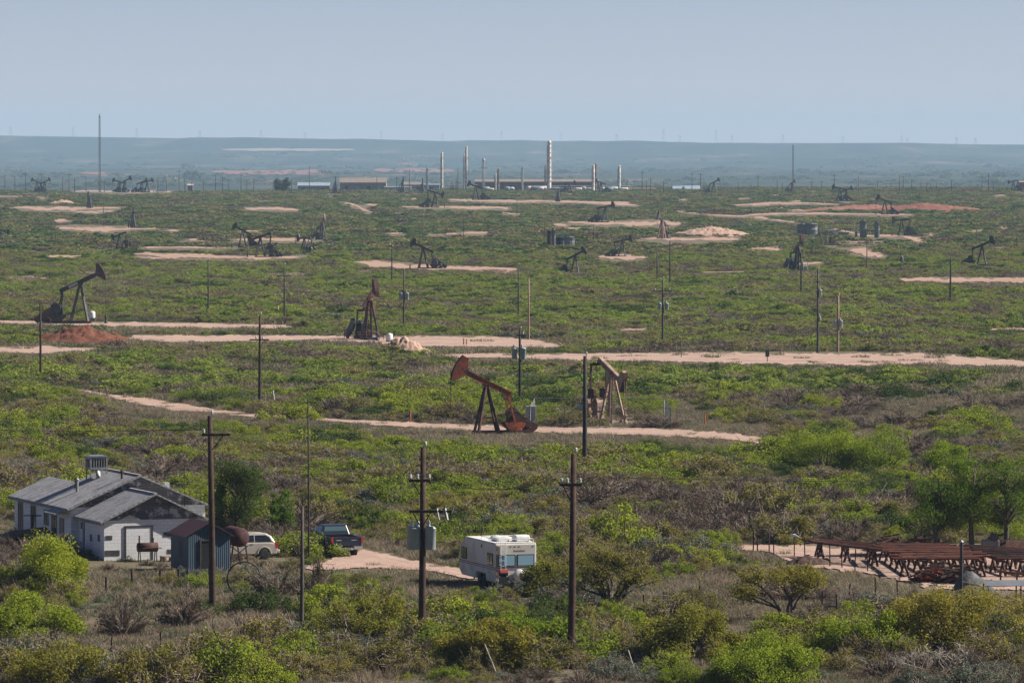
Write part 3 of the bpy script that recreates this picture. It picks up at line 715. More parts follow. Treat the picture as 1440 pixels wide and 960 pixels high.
# ------------------------------------------------------------------ utility poles
def cyl_xfmr(mb,x,y,z,r=.27,h=.95):
    mb.lathe([(r*.9,z-.04),(r,z),(r,z+h),(r*1.06,z+h+.01),(r*1.06,z+h+.06),(r*.6,z+h+.14)],(x,y,0),14)
def upole(name, px, pyb, pyt, mat, label, rad=.15, arms=(), pins=(), xf=(), cut=None, lean=0.0, group=None, topins=True, yaw=0.0, d=None):
    b = P(px,pyb) if d is None else at_depth(px,pyb,d)
    if d is not None: b.z = float(terrain(b.x,b.y))
    H = (pyb-pyt)/ppm(b.y) if d is None else at_depth(px,pyt,d).z - b.z
    t = thing(name,label,'utility pole',b,yaw,group)
    m = MB(); m.path([(0,0,-.1),(lean*.5+.01,0,H*.5),(lean,0,H)],[rad*1.18,rad,rad*.8],10); m.build('post',mat,t)
    if topins:
        k = MB(); k.bar((lean+rad*.6,0,H-.35),(lean+rad*.6,0,H+.12),.05); k.lathe([(.05,H+.1),(.09,H+.14),(.06,H+.2),(.09,H+.24),(.04,H+.3)],(lean+rad*.6,0,0),8); k.build('insulator',M['insul'],t)
    for (f,x0,x1,ins,brace) in arms:
        z = H*f; a = MB(); a.bar((x0,-rad-.06,z),(x1,-rad-.06,z),.11,.13)
        if brace:
            a.bar((brace,-rad-.04,z-.03),(0,-rad-.02,z-.8),.05,.05)
            if brace < 0 and x1 > .9: a.bar((-brace,-rad-.04,z-.03),(0,-rad-.02,z-.8),.05,.05)
        ao = a.build('cross_arm',M['polewood'] if mat in (M['polewood'],M['poleblack']) else M['polegrey'],t)
        for xi in ins:
            k = MB(); k.lathe([(.02,z+.06),(.05,z+.10),(.085,z+.15),(.06,z+.20),(.085,z+.25),(.05,z+.32)],(xi,-rad-.06,0),8); k.build('insulator',M['insul'],ao)
    for (f,x,yy,r,h) in xf:
        z = H*f; k = MB(); cyl_xfmr(k,x,yy,z,r,h); ko = k.build('transformer',M['xfmr'],t)
        q = MB(); q.lathe([(.06,z+h+.1),(.1,z+h+.16),(.06,z+h+.22),(.1,z+h+.28),(.05,z+h+.42)],(x-.08,yy,0),8); q.build('bushing',M['insul'],ko)
        q = MB(); q.bar((x*.5,yy*.5,z+h*.75),(x,yy,z+h*.75),.08); q.bar((x*.5,yy*.5,z+h*.25),(x,yy,z+h*.25),.08); q.build('bracket',M['galv'],ko)
    if cut:
        c = MB()
        for (f,x) in cut: c.bar((x,-rad-.1,H*f+.15),(x+.12,-rad-.25,H*f-.4),.07); c.tube((x+.3,-rad-.1,H*f-.1),(x+.42,-rad-.1,H*f+.3),.04)
        c.build('cutout',M['galv'],t)
    return t
PW, PG, PT, PB = M['polewood'], M['polegrey'], M['poletan'], M['poleblack']
upole('utility_pole',299,857,584,PW,'tall brown wooden pole with one cross arm in front of the blue shed',.165,arms=((.905,-.55,.95,(-.45,),.6),),lean=-.12)
upole('utility_pole',593,917,628,PW,'tall wooden pole carrying transformers and two cross arms left of the camper',.165,arms=((.84,-.62,.42,(-.55,-.2,.36),-.45),(.69,-.6,1.45,(),-.45)),xf=((.508,-.38,-.18,.33,.95),(.508,.42,-.2,.27,.95),(.508,-.1,.3,.27,.9)),cut=((.69,.75),(.69,1.15)),lean=.08)
upole('utility_pole',803,940,637,PW,'tall wooden pole with a short cross arm near its top, right of the camper',.165,arms=((.858,-.55,.5,(-.45,-.18,.42),-.4),),lean=.12)
upole('utility_pole',822,668,500,PB,'black bare pole right of the rusty red pump jack',.17,lean=.03)
upole('utility_pole',424,896,711,PG,'short grey weathered pole in the brush left of the transformer pole',.1,lean=.05,topins=False)
upole('aerial_mast',434.5,791,559,PB,'very thin tall dark mast rising from the brush left of the pickup',.05,topins=False,lean=-.05)
upole('utility_pole',57,531,426,PW,'thin dark pole below the red earth mound at left',.12,topins=False)
upole('utility_pole',365,575,443,PW,'brown pole with a small cross arm standing by the pale dirt track',.14,arms=((.74,-.9,.9,(-.3,.3),.5),),lean=.05)
upole('utility_pole',293,441,366,PG,'grey pole left of centre behind the long pads, left of two alike',.12,arms=((.70,-.8,.8,(),.4),))
upole('utility_pole',400,451,372,PG,'grey pole with cross arm behind the long pads, beside a yellow marker',.12,arms=((.80,-1.0,1.0,(-.8,.8),.4),))
upole('utility_pole',551,399,341,PB,'thin dark pole below the grey pump jack on the sandy bank',.11)
upole('utility_pole',568,459,380,PG,'grey pole with two small transformers right of the brown pump jack',.12,xf=((.48,-.42,0,.26,.8),(.48,.42,0,.26,.8)))
upole('utility_pole',729,449,376,PG,'grey bare pole beside a tan pole behind the well pad',.12,topins=False)
upole('utility_pole',743.5,477,392,PT,'pale tan bare pole at the right end of the well pad',.12,topins=False)
upole('utility_pole',731,577,463,PB,'dark pole with two pale transformers behind the rusty red pump jack',.13,arms=((.93,-.3,.5,(.3,),0),),xf=((.64,-.5,-.1,.24,.85),(.64,.28,-.2,.3,.9)))
upole('utility_pole',942,403,339,PB,'thin black pole, the taller of two in the green scrub right of centre',.12)
upole('utility_pole',924,396,355,PB,'thin black pole, the shorter of two in the green scrub right of centre',.11,topins=False)
upole('utility_pole',932,486,392,PG,'grey pole with cross arm and transformers standing in the scrub above the wide dirt road',.13,arms=((.82,-1.3,1.0,(-1,.8),.5),),xf=((.54,-.4,0,.24,.7),(.54,.5,0,.24,.7)),yaw=.2)
upole('utility_pole',1126.5,414,351,PB,'black bare pole in front of the dark end on pump jack',.13,topins=False)
upole('utility_pole',1150,496,378,PG,'grey pole with a small transformer by the wide dirt road, left of a tan pole',.14,arms=((.845,-.2,.2,(),0),),xf=((.69,.3,0,.2,.5),(.39,.25,0,.12,.3)))
upole('utility_pole',1178,495,416,PT,'tan pole with hanging wires and two transformers beside the wide dirt road',.14,xf=((.44,.35,0,.22,.75),(.44,-.35,0,.22,.75)),lean=.06)
upole('utility_pole',1336,426,362,PB,'black bare pole in the scrub on the right, left of the dark pump jack',.14,topins=False,lean=.1)
upole('utility_pole',1267,382,344,PG,'thin grey pole with a white box below the grey level pump jack',.1,xf=((.4,.3,0,.18,.6),),lean=.0)
for (a,b_,c_,lab) in ((28.5,344,320,'thin grey pole standing alone at the far left edge of the scrub'),(78,344,320,'thin grey pole with a pale box left of the small dark pump jack'),(145.5,304,281,'thin pole below the far left end on pump jack'),(171.5,305,280,'thin pole right of the orange dune, far left'),(304,349,325,'thin pole at the left end of the crossing pump jacks'),(416,346,328,'short pole right of the crossing pump jacks'),(594,342,300,'thin faint pole left of the dark tank battery'),(652,341,303,'faint slender pole in the scrub below the lattice tower pump jack'),(727,316,281,'thin pole left of the tallest plant tower, in the scrub'),(766,338,308,'faint pole just left of the dark tank battery'),(835,342,315,'faint pole right of the dark tank battery'),(1219,380,340,'pale lattice like pole below the two tall tanks'),(1373,345,318,'thin grey pole with a pale box above the right dark pump jack'),(1430,350,325,'thin pale pole near the right edge of the scrub'),(1113,368,350,'short grey pole left of the dark end on pump jack'),(438,345,308,'faint pole beside the small end on pump jack'),(470,350,330,'small white topped pole right of the small end on pump jack')):
    upole('utility_pole',a,b_,c_,PG,lab,.1,topins=False)
SKY = [(7,245,0),(21,248,0),(36,242,1),(58,243,1),(88,247,0),(97,243,1),(105,250,0),(121,250,0),(147,252,0),(222,252,0),(234,250,0),(252,238,1),(260,250,0),(270,248,0),(286,251,0),(303,246,0),(313,248,1),(321,250,0),(339,242,1),(347,252,0),(357,250,0),(410,252,0),(435,234,0),(530,248,0),(558,248,1),(576,238,0),(644,236,0),(903,240,1),(909,252,0),(915,250,1),(933,254,0),(945,256,0),(973,242,1),(985,243,1),(990,252,0),(1038,256,0),(1056,257,0),(1066,246,1),(1093,252,0),(1100,257,0),(1141,254,1),(1155,254,1),(1173,244,1),(1204,253,0),(1207,247,0),(1234,254,0),(1253,257,1),(1265,246,0),(1270,247,1),(1282,252,0),(1295,256,0),(1303,257,1),(1309,256,0),(1317,257,0),(1338,253,1),(1363,259,0),(1381,247,1),(1390,244,1),(1397,255,1),(1375,258,0)]
for i,(px,pt,cr) in enumerate(SKY):
    d = rng.uniform(2800,3080)
    upole('utility_pole',px,270,pt,PG if i%3 else PB,'distant grey utility pole with cross arm on the skyline ridge' if cr else 'distant bare utility pole on the skyline ridge',.17,arms=((.90,-1.5,1.5,(),.8),) if cr else (),group='distant poles with cross arms on the ridge' if cr else 'distant bare poles on the ridge',topins=False,d=d)
# overhead wires between the near poles
def wire(pa, pb, sag, label, group):
    a, b = Vector(pa), Vector(pb); o = a.copy(); m = MB(); n = 14
    m.path([(a.lerp(b,i/n)-o)-Vector((0,0,4*sag*(i/n)*(1-i/n))) for i in range(n+1)],[.012]*(n+1),3)
    w = m.build('power_line',M['steel']); w.location = o; tag(w,label,'power line',group)
def ptop(px,py,z,dx=0.0):
    p = P(px,py); return p+Vector((dx,-.2,z))
def Hh(py,pt): return (py-pt)/ppm(P(0,py).y)
A_ = [ptop(299,857,Hh(857,584)*.905+.3,x) for x in (-.45,.1,.8)]; B_ = [ptop(593,917,Hh(917,628)*.84+.32,x) for x in (-.55,-.2,.36)]; C_ = [ptop(803,940,Hh(940,637)*.858+.32,x) for x in (-.45,-.18,.42)]
D_ = [p+Vector((62,-14,2)) for p in C_]; Z_ = [p+Vector((-40,25,.5)) for p in A_]
for q,(u,v,lab) in enumerate(((Z_,A_,'thin sagging wire running left from the pole by the blue shed'),(A_,B_,'thin sagging wire between the shed pole and the transformer pole'),(B_,C_,'thin sagging wire between the two tall foreground poles'),(C_,D_,'thin sagging wire running right from the rightmost tall foreground pole'))):
    for i in range(3): wire(u[i],v[i],.7,lab,'power lines, span '+str(q+1))
# slender masts
def mast(name,label,px,ybase,ytop,d,r,mat):
    b = at_depth(px,ybase,d); b.z = float(terrain(b.x,b.y)); H = at_depth(px,ytop,d).z-b.z
    t = thing(name,label,'radio mast',b); m = MB(); w = r*1.6
    for k in range(3):
        a = 2*PI*k/3; m.tube((w*math.cos(a),w*math.sin(a),0),(w*math.cos(a)*.8,w*math.sin(a)*.8,H*.97),r*.45,n=5)
    nb = int(H/1.6)
    for j in range(nb):
        z0, z1 = H*.97*j/nb, H*.97*(j+1)/nb
        for k in range(3):
            a, b2 = 2*PI*k/3, 2*PI*(k+1)/3; m.tube((w*math.cos(a),w*math.sin(a),z0),(w*math.cos(b2),w*math.sin(b2),z1),r*.2,n=3)
    m.build('lattice',mat,t); MB().tube((0,0,H*.95),(0,0,H),r*.5,n=5).build('antenna',mat,t)
    return t
mast('radio_mast','tall slender radio mast rising above the left skyline',140,266,160,3080,.32,M['steel'])
mast('radio_mast','slim pale radio mast on the right skyline',1115,268,203,3100,.24,M['steel2'])
# tiny transmission towers on the mesa rim
for i,(px,h) in enumerate([(15,22),(103,24),(192,24),(281,20),(367,20),(429,16),(536,20),(622,18),(705,24),(789,20),(867,16),(933,32),(956,18),(1007,32),(1029,20),(1101,22),(1185,18),(1268,20),(1276,14),(1345,18),(1372,16)]):
    d = 16200; b = at_depth(px,200,d); b.z = float(terrain(b.x,b.y)); H = h*1.15
    t = thing('transmission_tower','faint transmission tower on the rim of the far blue mesa','transmission tower',b,0,'transmission towers on the mesa rim')
    m = MB(); w = 3.2
    for sx in (-1,1):
        for sy in (-1,1): m.bar((sx*w,sy*w,0),(sx*.5,sy*.5,H),.36)
    for f in (.25,.5,.75): m.bar((-w*(1-f)-.3,0,H*f),(w*(1-f)+.3,0,H*f),.35)
    m.build('frame',M['steel2'],t); a = MB(); a.bar((-5,0,H*.8),(5,0,H*.8),.45); a.bar((-4,0,H*.95),(4,0,H*.95),.45); a.build('cross_arm',M['steel2'],t)
# ------------------------------------------------------------------ gas plant on the ridge
def onridge(px, d):
    b = at_depth(px,269,d); b.z = float(terrain(b.x,b.y)); return b
def vessel(label, px, ytop, wpx, d, mat, plats=0, lattice=False, capmat=None, name='process_tower', cat='tower', taper=1.0):
    b = onridge(px,d); H = at_depth(px,ytop,d).z-b.z; r = wpx*d/FPX/2
    t = thing(name,label,cat,b)
    m = MB(); m.lathe([(r*1.25,0),(r*1.25,H*.04),(r,H*.06),(r,H*.55),(r*taper,H*.58),(r*taper,H-.7*r),(r*.7*taper,H-.25*r),(.05,H)],(0,0,0),16); m.build('shell',mat,t)
    for k in range(plats):
        z = H*(.2+.75*k/max(1,plats-1)) if plats>1 else H*.85
        p = MB(); p.lathe([(r*1.05,z),(r*1.45,z),(r*1.45,z+.12),(r*1.05,z+.12)],(0,0,0),12)
        for a in range(0,360,45): p.tube((r*1.42*math.cos(R(a)),r*1.42*math.sin(R(a)),z),(r*1.42*math.cos(R(a)),r*1.42*math.sin(R(a)),z+1.0),.04,n=4)
        p.build('platform',M['plantw'],t)
    l = MB(); l.bar((r+.25,-.2,0),(r+.25,-.2,H*.95),.07); l.bar((r+.25,.2,0),(r+.25,.2,H*.95),.07)
    for k in range(int(H/1.2)): l.bar((r+.25,-.2,k*1.2),(r+.25,.2,k*1.2),.06)
    l.build('ladder',M['steel2'],t)
    pp = MB(); pp.path([(-r-.2,0,0),(-r-.2,0,H*.85),(-r*.3,0,H-.2)],[.14]*3,6); pp.build('pipe',M['galv'],t)
    return t
PL, PWH = M['plant'], M['plantw']
vessel('tallest plant tower, pale with brown stains and many platforms',772.5,197.5,5.4,2990,PL,9)
vessel('slim brown topped plant tower left of the twin slim towers',621.7,214,3.2,3000,PL,3)
vessel('slim pale plant tower, the taller of the twin slim towers',656,205.5,2.9,3000,PL,4)
vessel('slim plant tower, the shorter of the twin slim towers',653,216,1.7,3015,PL,1)
vessel('short white plant tower with a flared head at the left of the plant',601,235,2.4,3000,PWH,1)
vessel('short brown plant tower beside a shorter white one',701,236.5,2.8,3010,M['plantb'],2)
vessel('short white plant tower left of the short brown one',697,243.5,2.2,3000,PWH,1)
vessel('thin dark stack close to the left of the tallest plant tower',767,232,1.6,3020,M['plantb'],1)
vessel('grey plant tower, left one of the close pair right of the plant building',834.5,232,3.6,2990,PL,4)
vessel('brown plant tower, right one of the close pair right of the plant building',838,229,2.6,3010,M['plantb'],4)
vessel('single grey plant tower at the right end of the plant',871,232.5,3.6,3000,PL,4)
vessel('small white stack with a round top beside the grey plant box',636.5,254,1.8,3000,PWH,0)
vessel('small white stack right of a similar one by the grey plant box',642.5,254,1.8,3000,PWH,0)
vessel('thin pale stack at the far right of the plant',884,252,1.5,3010,PWH,0)
def flare(label,px,ytop,wpx,d,cap):
    b = onridge(px,d); H = at_depth(px,ytop,d).z-b.z; w = wpx*d/FPX/2
    t = thing('lattice_tower',label,'lattice tower',b); m = MB(); c = [(-w,-w),(w,-w),(w,w),(-w,w)]
    for x,y in c: m.tube((x,y,0),(x*.7,y*.7,H*.93),.13,n=5)
    n = 9
    for j in range(n):
        z0,z1 = H*.93*j/n,H*.93*(j+1)/n; f0,f1 = 1-.3*j/n,1-.3*(j+1)/n
        for k in range(4):
            a,b2 = c[k],c[(k+1)%4]; m.tube((a[0]*f0,a[1]*f0,z0),(b2[0]*f1,b2[1]*f1,z1),.07,n=4); m.tube((a[0]*f1,a[1]*f1,z1),(b2[0]*f1,b2[1]*f1,z1),.07,n=4)
    m.build('frame',PWH,t); MB().tube((0,0,0),(0,0,H*.95),.3,n=8).build('stack',PWH,t)
    if cap: MB().lathe([(.2,H*.9),(.75,H*.93),(.85,H*.96),(.6,H)],(0,0,0),12).build('tip',PWH,t)
flare('white lattice tower with a round head behind the leftward pump jack',680,223,4.0,3000,True)
flare('thin white lattice tower left of the tallest plant tower',734.5,233,2.6,3000,False)
def shed(label, px0, px1, ytop, d, wall, roof, rh=.25, depth=14, name='industrial_shed', openings=3, eave=None):
    a = onridge(px0,d); b = onridge(px1,d); L = b.x-a.x; H = at_depth(px0,ytop,d).z-min(a.z,b.z)
    t = thing(name,label,'shed',(a.x,d,min(a.z,b.z)-.3)); H += .3; he = H*(1-rh)
    m = MB(); m.box((0,0,0),(L,depth,he)); 
    m.add([(0.01,0,he),(0.01,depth,he),(.01,depth/2,H-.15)],[(0,2,1)]); m.add([(L-.01,0,he),(L-.01,depth,he),(L-.01,depth/2,H-.15)],[(0,1,2)])
    m.build('wall',wall,t)
    r = MB()
    r.add([(-.4,-.4,he),(L+.4,-.4,he),(L+.4,depth/2,H),(-.4,depth/2,H),(-.4,-.4,he+.15),(L+.4,-.4,he+.15),(L+.4,depth/2,H+.15),(-.4,depth/2,H+.15)],[(0,3,2,1),(4,5,6,7),(0,1,5,4),(1,2,6,5),(3,0,4,7)])
    r.add([(-.4,depth+.4,he),(L+.4,depth+.4,he),(L+.4,depth/2,H),(-.4,depth/2,H),(-.4,depth+.4,he+.15),(L+.4,depth+.4,he+.15),(L+.4,depth/2,H+.15),(-.4,depth/2,H+.15)],[(0,1,2,3),(4,7,6,5),(0,4,5,1),(1,5,6,2),(3,7,4,0)])
    r.build('roof',roof,t)
    for k in range(openings):
        x = L*(k+.6)/(openings+.2); MB().box((x-.9,-.05,.2),(x+.9,-.01,he*.62)).build('door',M['greywall'] if k%2 else M['steel2'],t)
    return t
shed('long tan industrial shed with a pale roof left of the plant',478,543,250.5,3020,M['tanwall'],M['tanroof'],.35,18,openings=4)
shed('small tan shed with a pale blue roof beside the dark green tree',419,463,257,3025,M['tanwall'],M['blueroof'],.35,12)
shed('low pale shed behind the end on pump jack, left of the plant',566,593,256.5,3035,M['greywall'],M['tanroof'],.3,12)
shed('grey box shaped plant building at the left of the towers',595,618,259,3020,M['greywall'],M['blueroof'],.12,8,'plant_building',1)
shed('long brown plant building behind the towers',668,842,252.5,3050,M['plantb'],M['tanroof'],.22,20,'plant_building',9)
shed('low dark plant building with a flat pale roof right of the towers',842,925,265,3060,M['plantb'],M['tanwall'],.2,12,'plant_building',4)
shed('low shed with a blue grey roof, left one of two on the right skyline',947,963,262,3060,M['plantb'],M['blueroof'],.6,14,openings=1)
shed('low shed with a bright blue grey roof, right one of two on the right skyline',964,985,261.5,3055,M['plantb'],M['blueroof'],.7,16,openings=1)
shed('small faded red hut at the right end of the skyline',1434,1450,255,2960,M['brick'],M['tanwall'],.15,6,'hut',1)
shed('tiny faded red hut among the poles on the left skyline',264,271,259,3060,M['brick'],M['plantw'],.15,3,'hut',0)
shed('long low white shed at the foot of the pale sheds left of the plant',541,578,262.5,2990,M['plantw'],M['greywall'],.12,6,openings=2)
# pipework and small plant equipment
def piperack(label,px0,px1,d,h):
    a = onridge(px0,d); b = onridge(px1,d); L = b.x-a.x; t = thing('pipe_bridge',label,'pipe bridge',(a.x,d,min(a.z,b.z)))
    m = MB(); n = max(3,int(L/5))
    for i in range(n+1):
        x = L*i/n
        for y in (0,3): m.bar((x,y,0),(x,y,h),.22)
        m.bar((x,-.3,h),(x,3.3,h),.22); m.bar((x,-.3,h*.6),(x,3.3,h*.6),.2)
    m.build('frame',M['steel2'],t)
    p = MB()
    for y in (.4,1.2,2.0,2.7):
        p.tube((0,y,h+.2),(L,y,h+.2),.14,n=6); p.tube((0,y+.1,h*.6+.2),(L,y+.1,h*.6+.2),.12,n=6)
    p.build('pipe',M['plantw'],t)
piperack('pipe bridge between the grey plant box and the lattice tower',620,672,2995,3.2)
piperack('long pipe bridge along the foot of the tallest plant tower',742,832,2985,2.6)
piperack('pipe bridge running right from the close pair of towers',843,890,3000,2.4)
for i,px in enumerate([684,690,713,719,744,752,759,764,781,794,812,820,828,848,857,862,876]):
    b = onridge(px,2975+rng.uniform(0,20)); L = rng.uniform(2.2,5); r = rng.uniform(.55,1.1)
    t = thing('process_vessel','small pale process vessel lying at the foot of the plant towers','vessel',b,0,'small process vessels at the foot of the plant')
    m = MB(); m.lathe([(.05,-L/2-r*.4),(r*.7,-L/2-r*.2),(r,-L/2),(r,L/2),(r*.7,L/2+r*.2),(.05,L/2+r*.4)],(0,0,r+.6),12,'x'); m.build('shell',[PWH,PL,M['greywall']][i%3],t)
    s_ = MB(); s_.box((-L*.35-.15,-r*.7,0),(-L*.35+.15,r*.7,.9)); s_.box((L*.35-.15,-r*.7,0),(L*.35+.15,r*.7,.9)); s_.build('saddle',M['concrete'],t)

# ------------------------------------------------------------------ oil tanks
def tank(label, px, py, dia, h, mat, group=None):
    t = thing('oil_tank',label,'tank',P(px,py),0,group); r = dia/2
    m = MB(); m.lathe([(r,0),(r,h*.5),(r*1.012,h*.5+.02),(r*1.012,h*.5+.08),(r,h*.5+.1),(r,h),(r*1.02,h),(r*1.02,h+.08),(.3,h+.08+r*.14),(.02,h+.1+r*.15)],(0,0,0),32); m.build('shell',mat,t)
    l = MB(); l.bar((r*.6-.2,-r*.86,0),(r*.6-.2,-r*.86,h+.9),.05); l.bar((r*.6+.2,-r*.86,0),(r*.6+.2,-r*.86,h+.9),.05)
    for k in range(int(h/.4)): l.bar((r*.6-.2,-r*.86,k*.4+.3),(r*.6+.2,-r*.86,k*.4+.3),.04)
    l.build('ladder',M['galv'],t); hm_ = MB(); hm_.lathe([(.25,h+.1),(.25,h+.45),(.3,h+.45),(.3,h+.5)],(0,-r*.4,0),10); hm_.build('hatch',M['galv'],t)
    return t
tank('tall slim dark tank at the left end of the central tank battery',772.5,347.5,1.05,3.9,M['rustd'])
tank('tall slim grey tank beside the dark one in the central tank battery',778,347,1.2,4.0,M['tankgrey'])
tank('squat dark tank in the middle of the central tank battery',788,348,2.3,2.4,M['navypaint'])
tank('squat grey tank at the right end of the central tank battery',800.5,348.5,2.6,2.5,M['tankgrey'])
tank('wide grey tank, left one of the two wide round tanks on the right',1128.5,331,3.0,3.0,M['tankgrey'])
tank('wide grey tank, right one of the two wide round tanks on the right',1140.5,331,3.6,3.1,M['tankgrey'])
tank('tall narrow tank, left one of the two tall tanks on the right',1214,334.5,1.9,4.5,M['tankgrey'])
tank('tall narrow tank, right one of the two tall tanks on the right',1233.2,334.5,1.45,4.1,M['tankgrey'])
for (px,py,w,h,lab) in ((1170,331,2.2,1.6,'pale pump skid between the wide and the tall tanks'),(1186,332,3.0,1.1,'low dark pump skid left of the tall tanks'),(1132,381,.9,1.0,'white box beside the dark end on pump jack'),(1204,333,.7,1.5,'small dark barrel left of the tall tanks'),(1134.5,376,.8,.5,'small white crate right of the dark end on pump jack'),(1145,381,.8,.9,'dark green box right of the dark end on pump jack')):
    t = thing('equipment_skid',lab,'equipment',P(px,py)); mm = M['plantw'] if 'white' in lab or 'pale' in lab else M['tankgrey']
    MB().box((-w/2,-.6,.18),(w/2,.6,h)).build('housing',mm,t,.05); m = MB(); m.box((-w/2-.1,-.5,0),(w/2+.1,-.3,.18)); m.box((-w/2-.1,.3,0),(w/2+.1,.5,.18)); m.build('skid',M['steel'],t); MB().tube((w*.2,0,h),(w*.2,0,h+.4),.08,n=8).build('vent',M['galv'],t)
t = thing('chemical_tank','white plastic chemical tank on the well pad right of the brown pump jack','tank',P(547.5,481)); m = MB(); m.lathe([(.4,.2),(.42,.25),(.42,.95),(.36,1.05),(.15,1.1),(.15,1.16)],(0,0,0),18); m.build('shell',M['white'],t); MB().box((-.45,-.45,0),(.45,.45,.2)).build('stand',M['galv'],t)
t = thing('chemical_tank','white chemical tank at the front leg of the large grey pump jack','tank',P(129.5,452)); m = MB(); m.lathe([(.42,.5),(.44,.55),(.44,1.3),(.36,1.42),(.12,1.46)],(0,0,0),18); m.build('shell',M['white'],t); MB().box((-.45,-.45,0),(.45,.45,.5)).build('stand',M['galv'],t)
t = thing('control_cabinet','dark control cabinet on a post at the lower edge of the wide dirt road','cabinet',P(1079,509)); MB().tube((0,0,0),(0,0,1.45),.05).build('post',M['steel'],t); MB().box((-.22,-.12,.6),(.22,.12,1.35)).build('housing',M['steel2'],t,.02)
def marker(name,label,cat,px,py,h,r,mat,lean=0.0,capm=None):
    t = thing(name,label,cat,P(px,py)); MB().path([(0,0,-.05),(lean*.5,0,h*.5),(lean,0,h)],[r,r,r*.9],8).build('post',mat,t)
    if capm: MB().lathe([(r*1.2,h-.12),(r*1.3,h),(r*.6,h+.05)],(lean,0,0),8).build('cap',capm,t)
marker('pipeline_marker','orange pipeline marker post beside the track left of the rusty red pump jack','marker post',577,594,1.0,.07,M['orange'],0,M['orange'])
marker('pipeline_marker','small orange marker post below the chain link fenced pump jack on the right','marker post',991,597,.9,.06,M['orange'],0,M['orange'])
marker('pipeline_marker','small yellow marker at the foot of the grey pole behind the long pads','marker post',391,441,1.1,.12,M['yellow'],0,M['yellow'])
marker('stake','white leaning stake by the pale dirt track','stake',388,576,1.8,.035,M['white'],-.25)
marker('pipeline_marker','low orange valve post on the well pad','marker post',652,485,.8,.07,M['orange'],0,M['orange'])
marker('pipeline_marker','low orange valve post beside the first one on the well pad','marker post',656,485,.7,.07,M['orange'],0,M['orange'])
marker('stake','thin dark stake at the lower edge of the wide dirt road','stake',958,503,1.9,.04,M['steel'])
marker('stake','pale leaning stick among the bushes left of the tall pole with the short arm','stake',700,950,1.5,.03,M['deadwood'],-.62)
marker('stake','pale leaning stick in the brush right of the tall pole with the short arm','stake',894,948,1.15,.028,M['deadwood'],-.35)
marker('stake','dark leaning post sticking out of the green brush right of centre','stake',925,740,.85,.07,M['steel'],.65)
# ------------------------------------------------------------------ white house
HB = P(146.5,788.5); HA = R(20)
t = house = thing('house','white block house with grey shingle roofs and weathered gables','house',HB,HA)
def zat(dy=0): return 0
# walls
w = MB()
w.box((0,0,-.4),(6.2,5.49,2.4)); w.build('wall',M['block'],house)
w = MB(); w.box((-.5,5.5,-.4),(7.9,12.5,2.85)); w.box((-.5,12.503,-.4),(4.1,18.5,2.85)); w.build('wall',M['block'],house)
def gable(x0,x1,y,z0,z1,th=.06):
    m = MB(); m.prism([(x0,z0),(x1,z0),((x0+x1)/2,z1)],y-th,y); return m.build('gable',M['siding'],house)
gable(-.05,6.25,-.003,2.4,3.86); gable(-.55,7.95,5.497,2.85,4.62); 
m = MB(); m.prism([(-.5,2.85),(7.9,2.85),(3.7,4.6)],12.42,12.498); m.prism([(-.5,2.85),(4.1,2.85),(1.8,3.8)],18.43,18.497); m.build('gable',M['siding'],house)
def roof(x0,x1,y0,y1,ze,zr,oh=.32,th=.09):
    xm = (x0+x1)/2; sl = (zr-ze)/(xm-x0); a = x0-oh; b = x1+oh; za = ze-oh*sl
    m = MB()
    for s in (0,1):
        e = a if s==0 else b
        vs = [(e,y0,za),(xm,y0,zr),(xm,y1,zr),(e,y1,za),(e,y0,za+th),(xm,y0,zr+th),(xm,y1,zr+th),(e,y1,za+th)]
        fs = [(0,3,2,1),(4,5,6,7),(0,1,5,4),(2,3,7,6),(3,0,4,7)]
        if s==0: fs=[(0,1,2,3),(4,7,6,5),(0,4,5,1),(2,6,7,3),(3,7,4,0)]
        m.add(vs,fs)
    o = m.build('roof',M['shingle'],house)
    f = MB()
    for e in (a,b):
        f.bar((e,y0-.03,za+.0),(xm,y0-.03,zr+.0),.05,.17,(0,1,0)) 
        f.bar((e,y0,za-.03),(e,y1,za-.03),.05,.14)
    f.build('fascia',M['trim'],o)
    return o
rg = roof(0,6.2,-.3,5.8,2.4,3.88); rm = roof(-.5,7.9,5.1,12.8,2.85,4.66); rb = roof(-.5,4.1,12.82,18.8,2.85,3.86)
# ridge caps
MB().bar((3.1,-.3,3.965),(3.1,5.4,3.965),.2,.03).build('ridge_cap',M['shingle'],rg); MB().bar((3.7,5.1,4.745),(3.7,12.8,4.745),.2,.03).build('ridge_cap',M['shingle'],rm)
# pipe vents and cooler
def vent(x,y,z,h,r,mat,cap=True):
    m = MB(); m.tube((x,y,z-.2),(x,y,z+h),r,n=10)
    if cap: m.lathe([(r*1.6,z+h),(r*1.7,z+h+.05),(r*.3,z+h+.16)],(x,y,0),10)
    m.build('vent_pipe',mat,rm)
vent(.95,9.3,3.5,.75,.09,M['galv']); vent(1.25,10.6,3.65,.55,.08,M['rustd']); vent(3.0,6.6,4.35,.5,.07,M['rustd']); 
c = MB(); x0,x1,y0,y1,z0,z1 = 2.15,3.25,10.6,11.7,4.8,5.57
c.box((x0,y0,z0),(x1,y1,z0+.12)); c.box((x0,y0,z1-.14),(x1,y1,z1)); c.prism([(x0-.05,z1),(x1+.05,z1),(x1-.1,z1+.07),(x0+.1,z1+.07)],y0-.05,y1+.05)
for x in (x0,x1-.1):
    for y in (y0,y1-.1): c.box((x,y,z0+.12),(x+.1,y+.1,z1-.14))
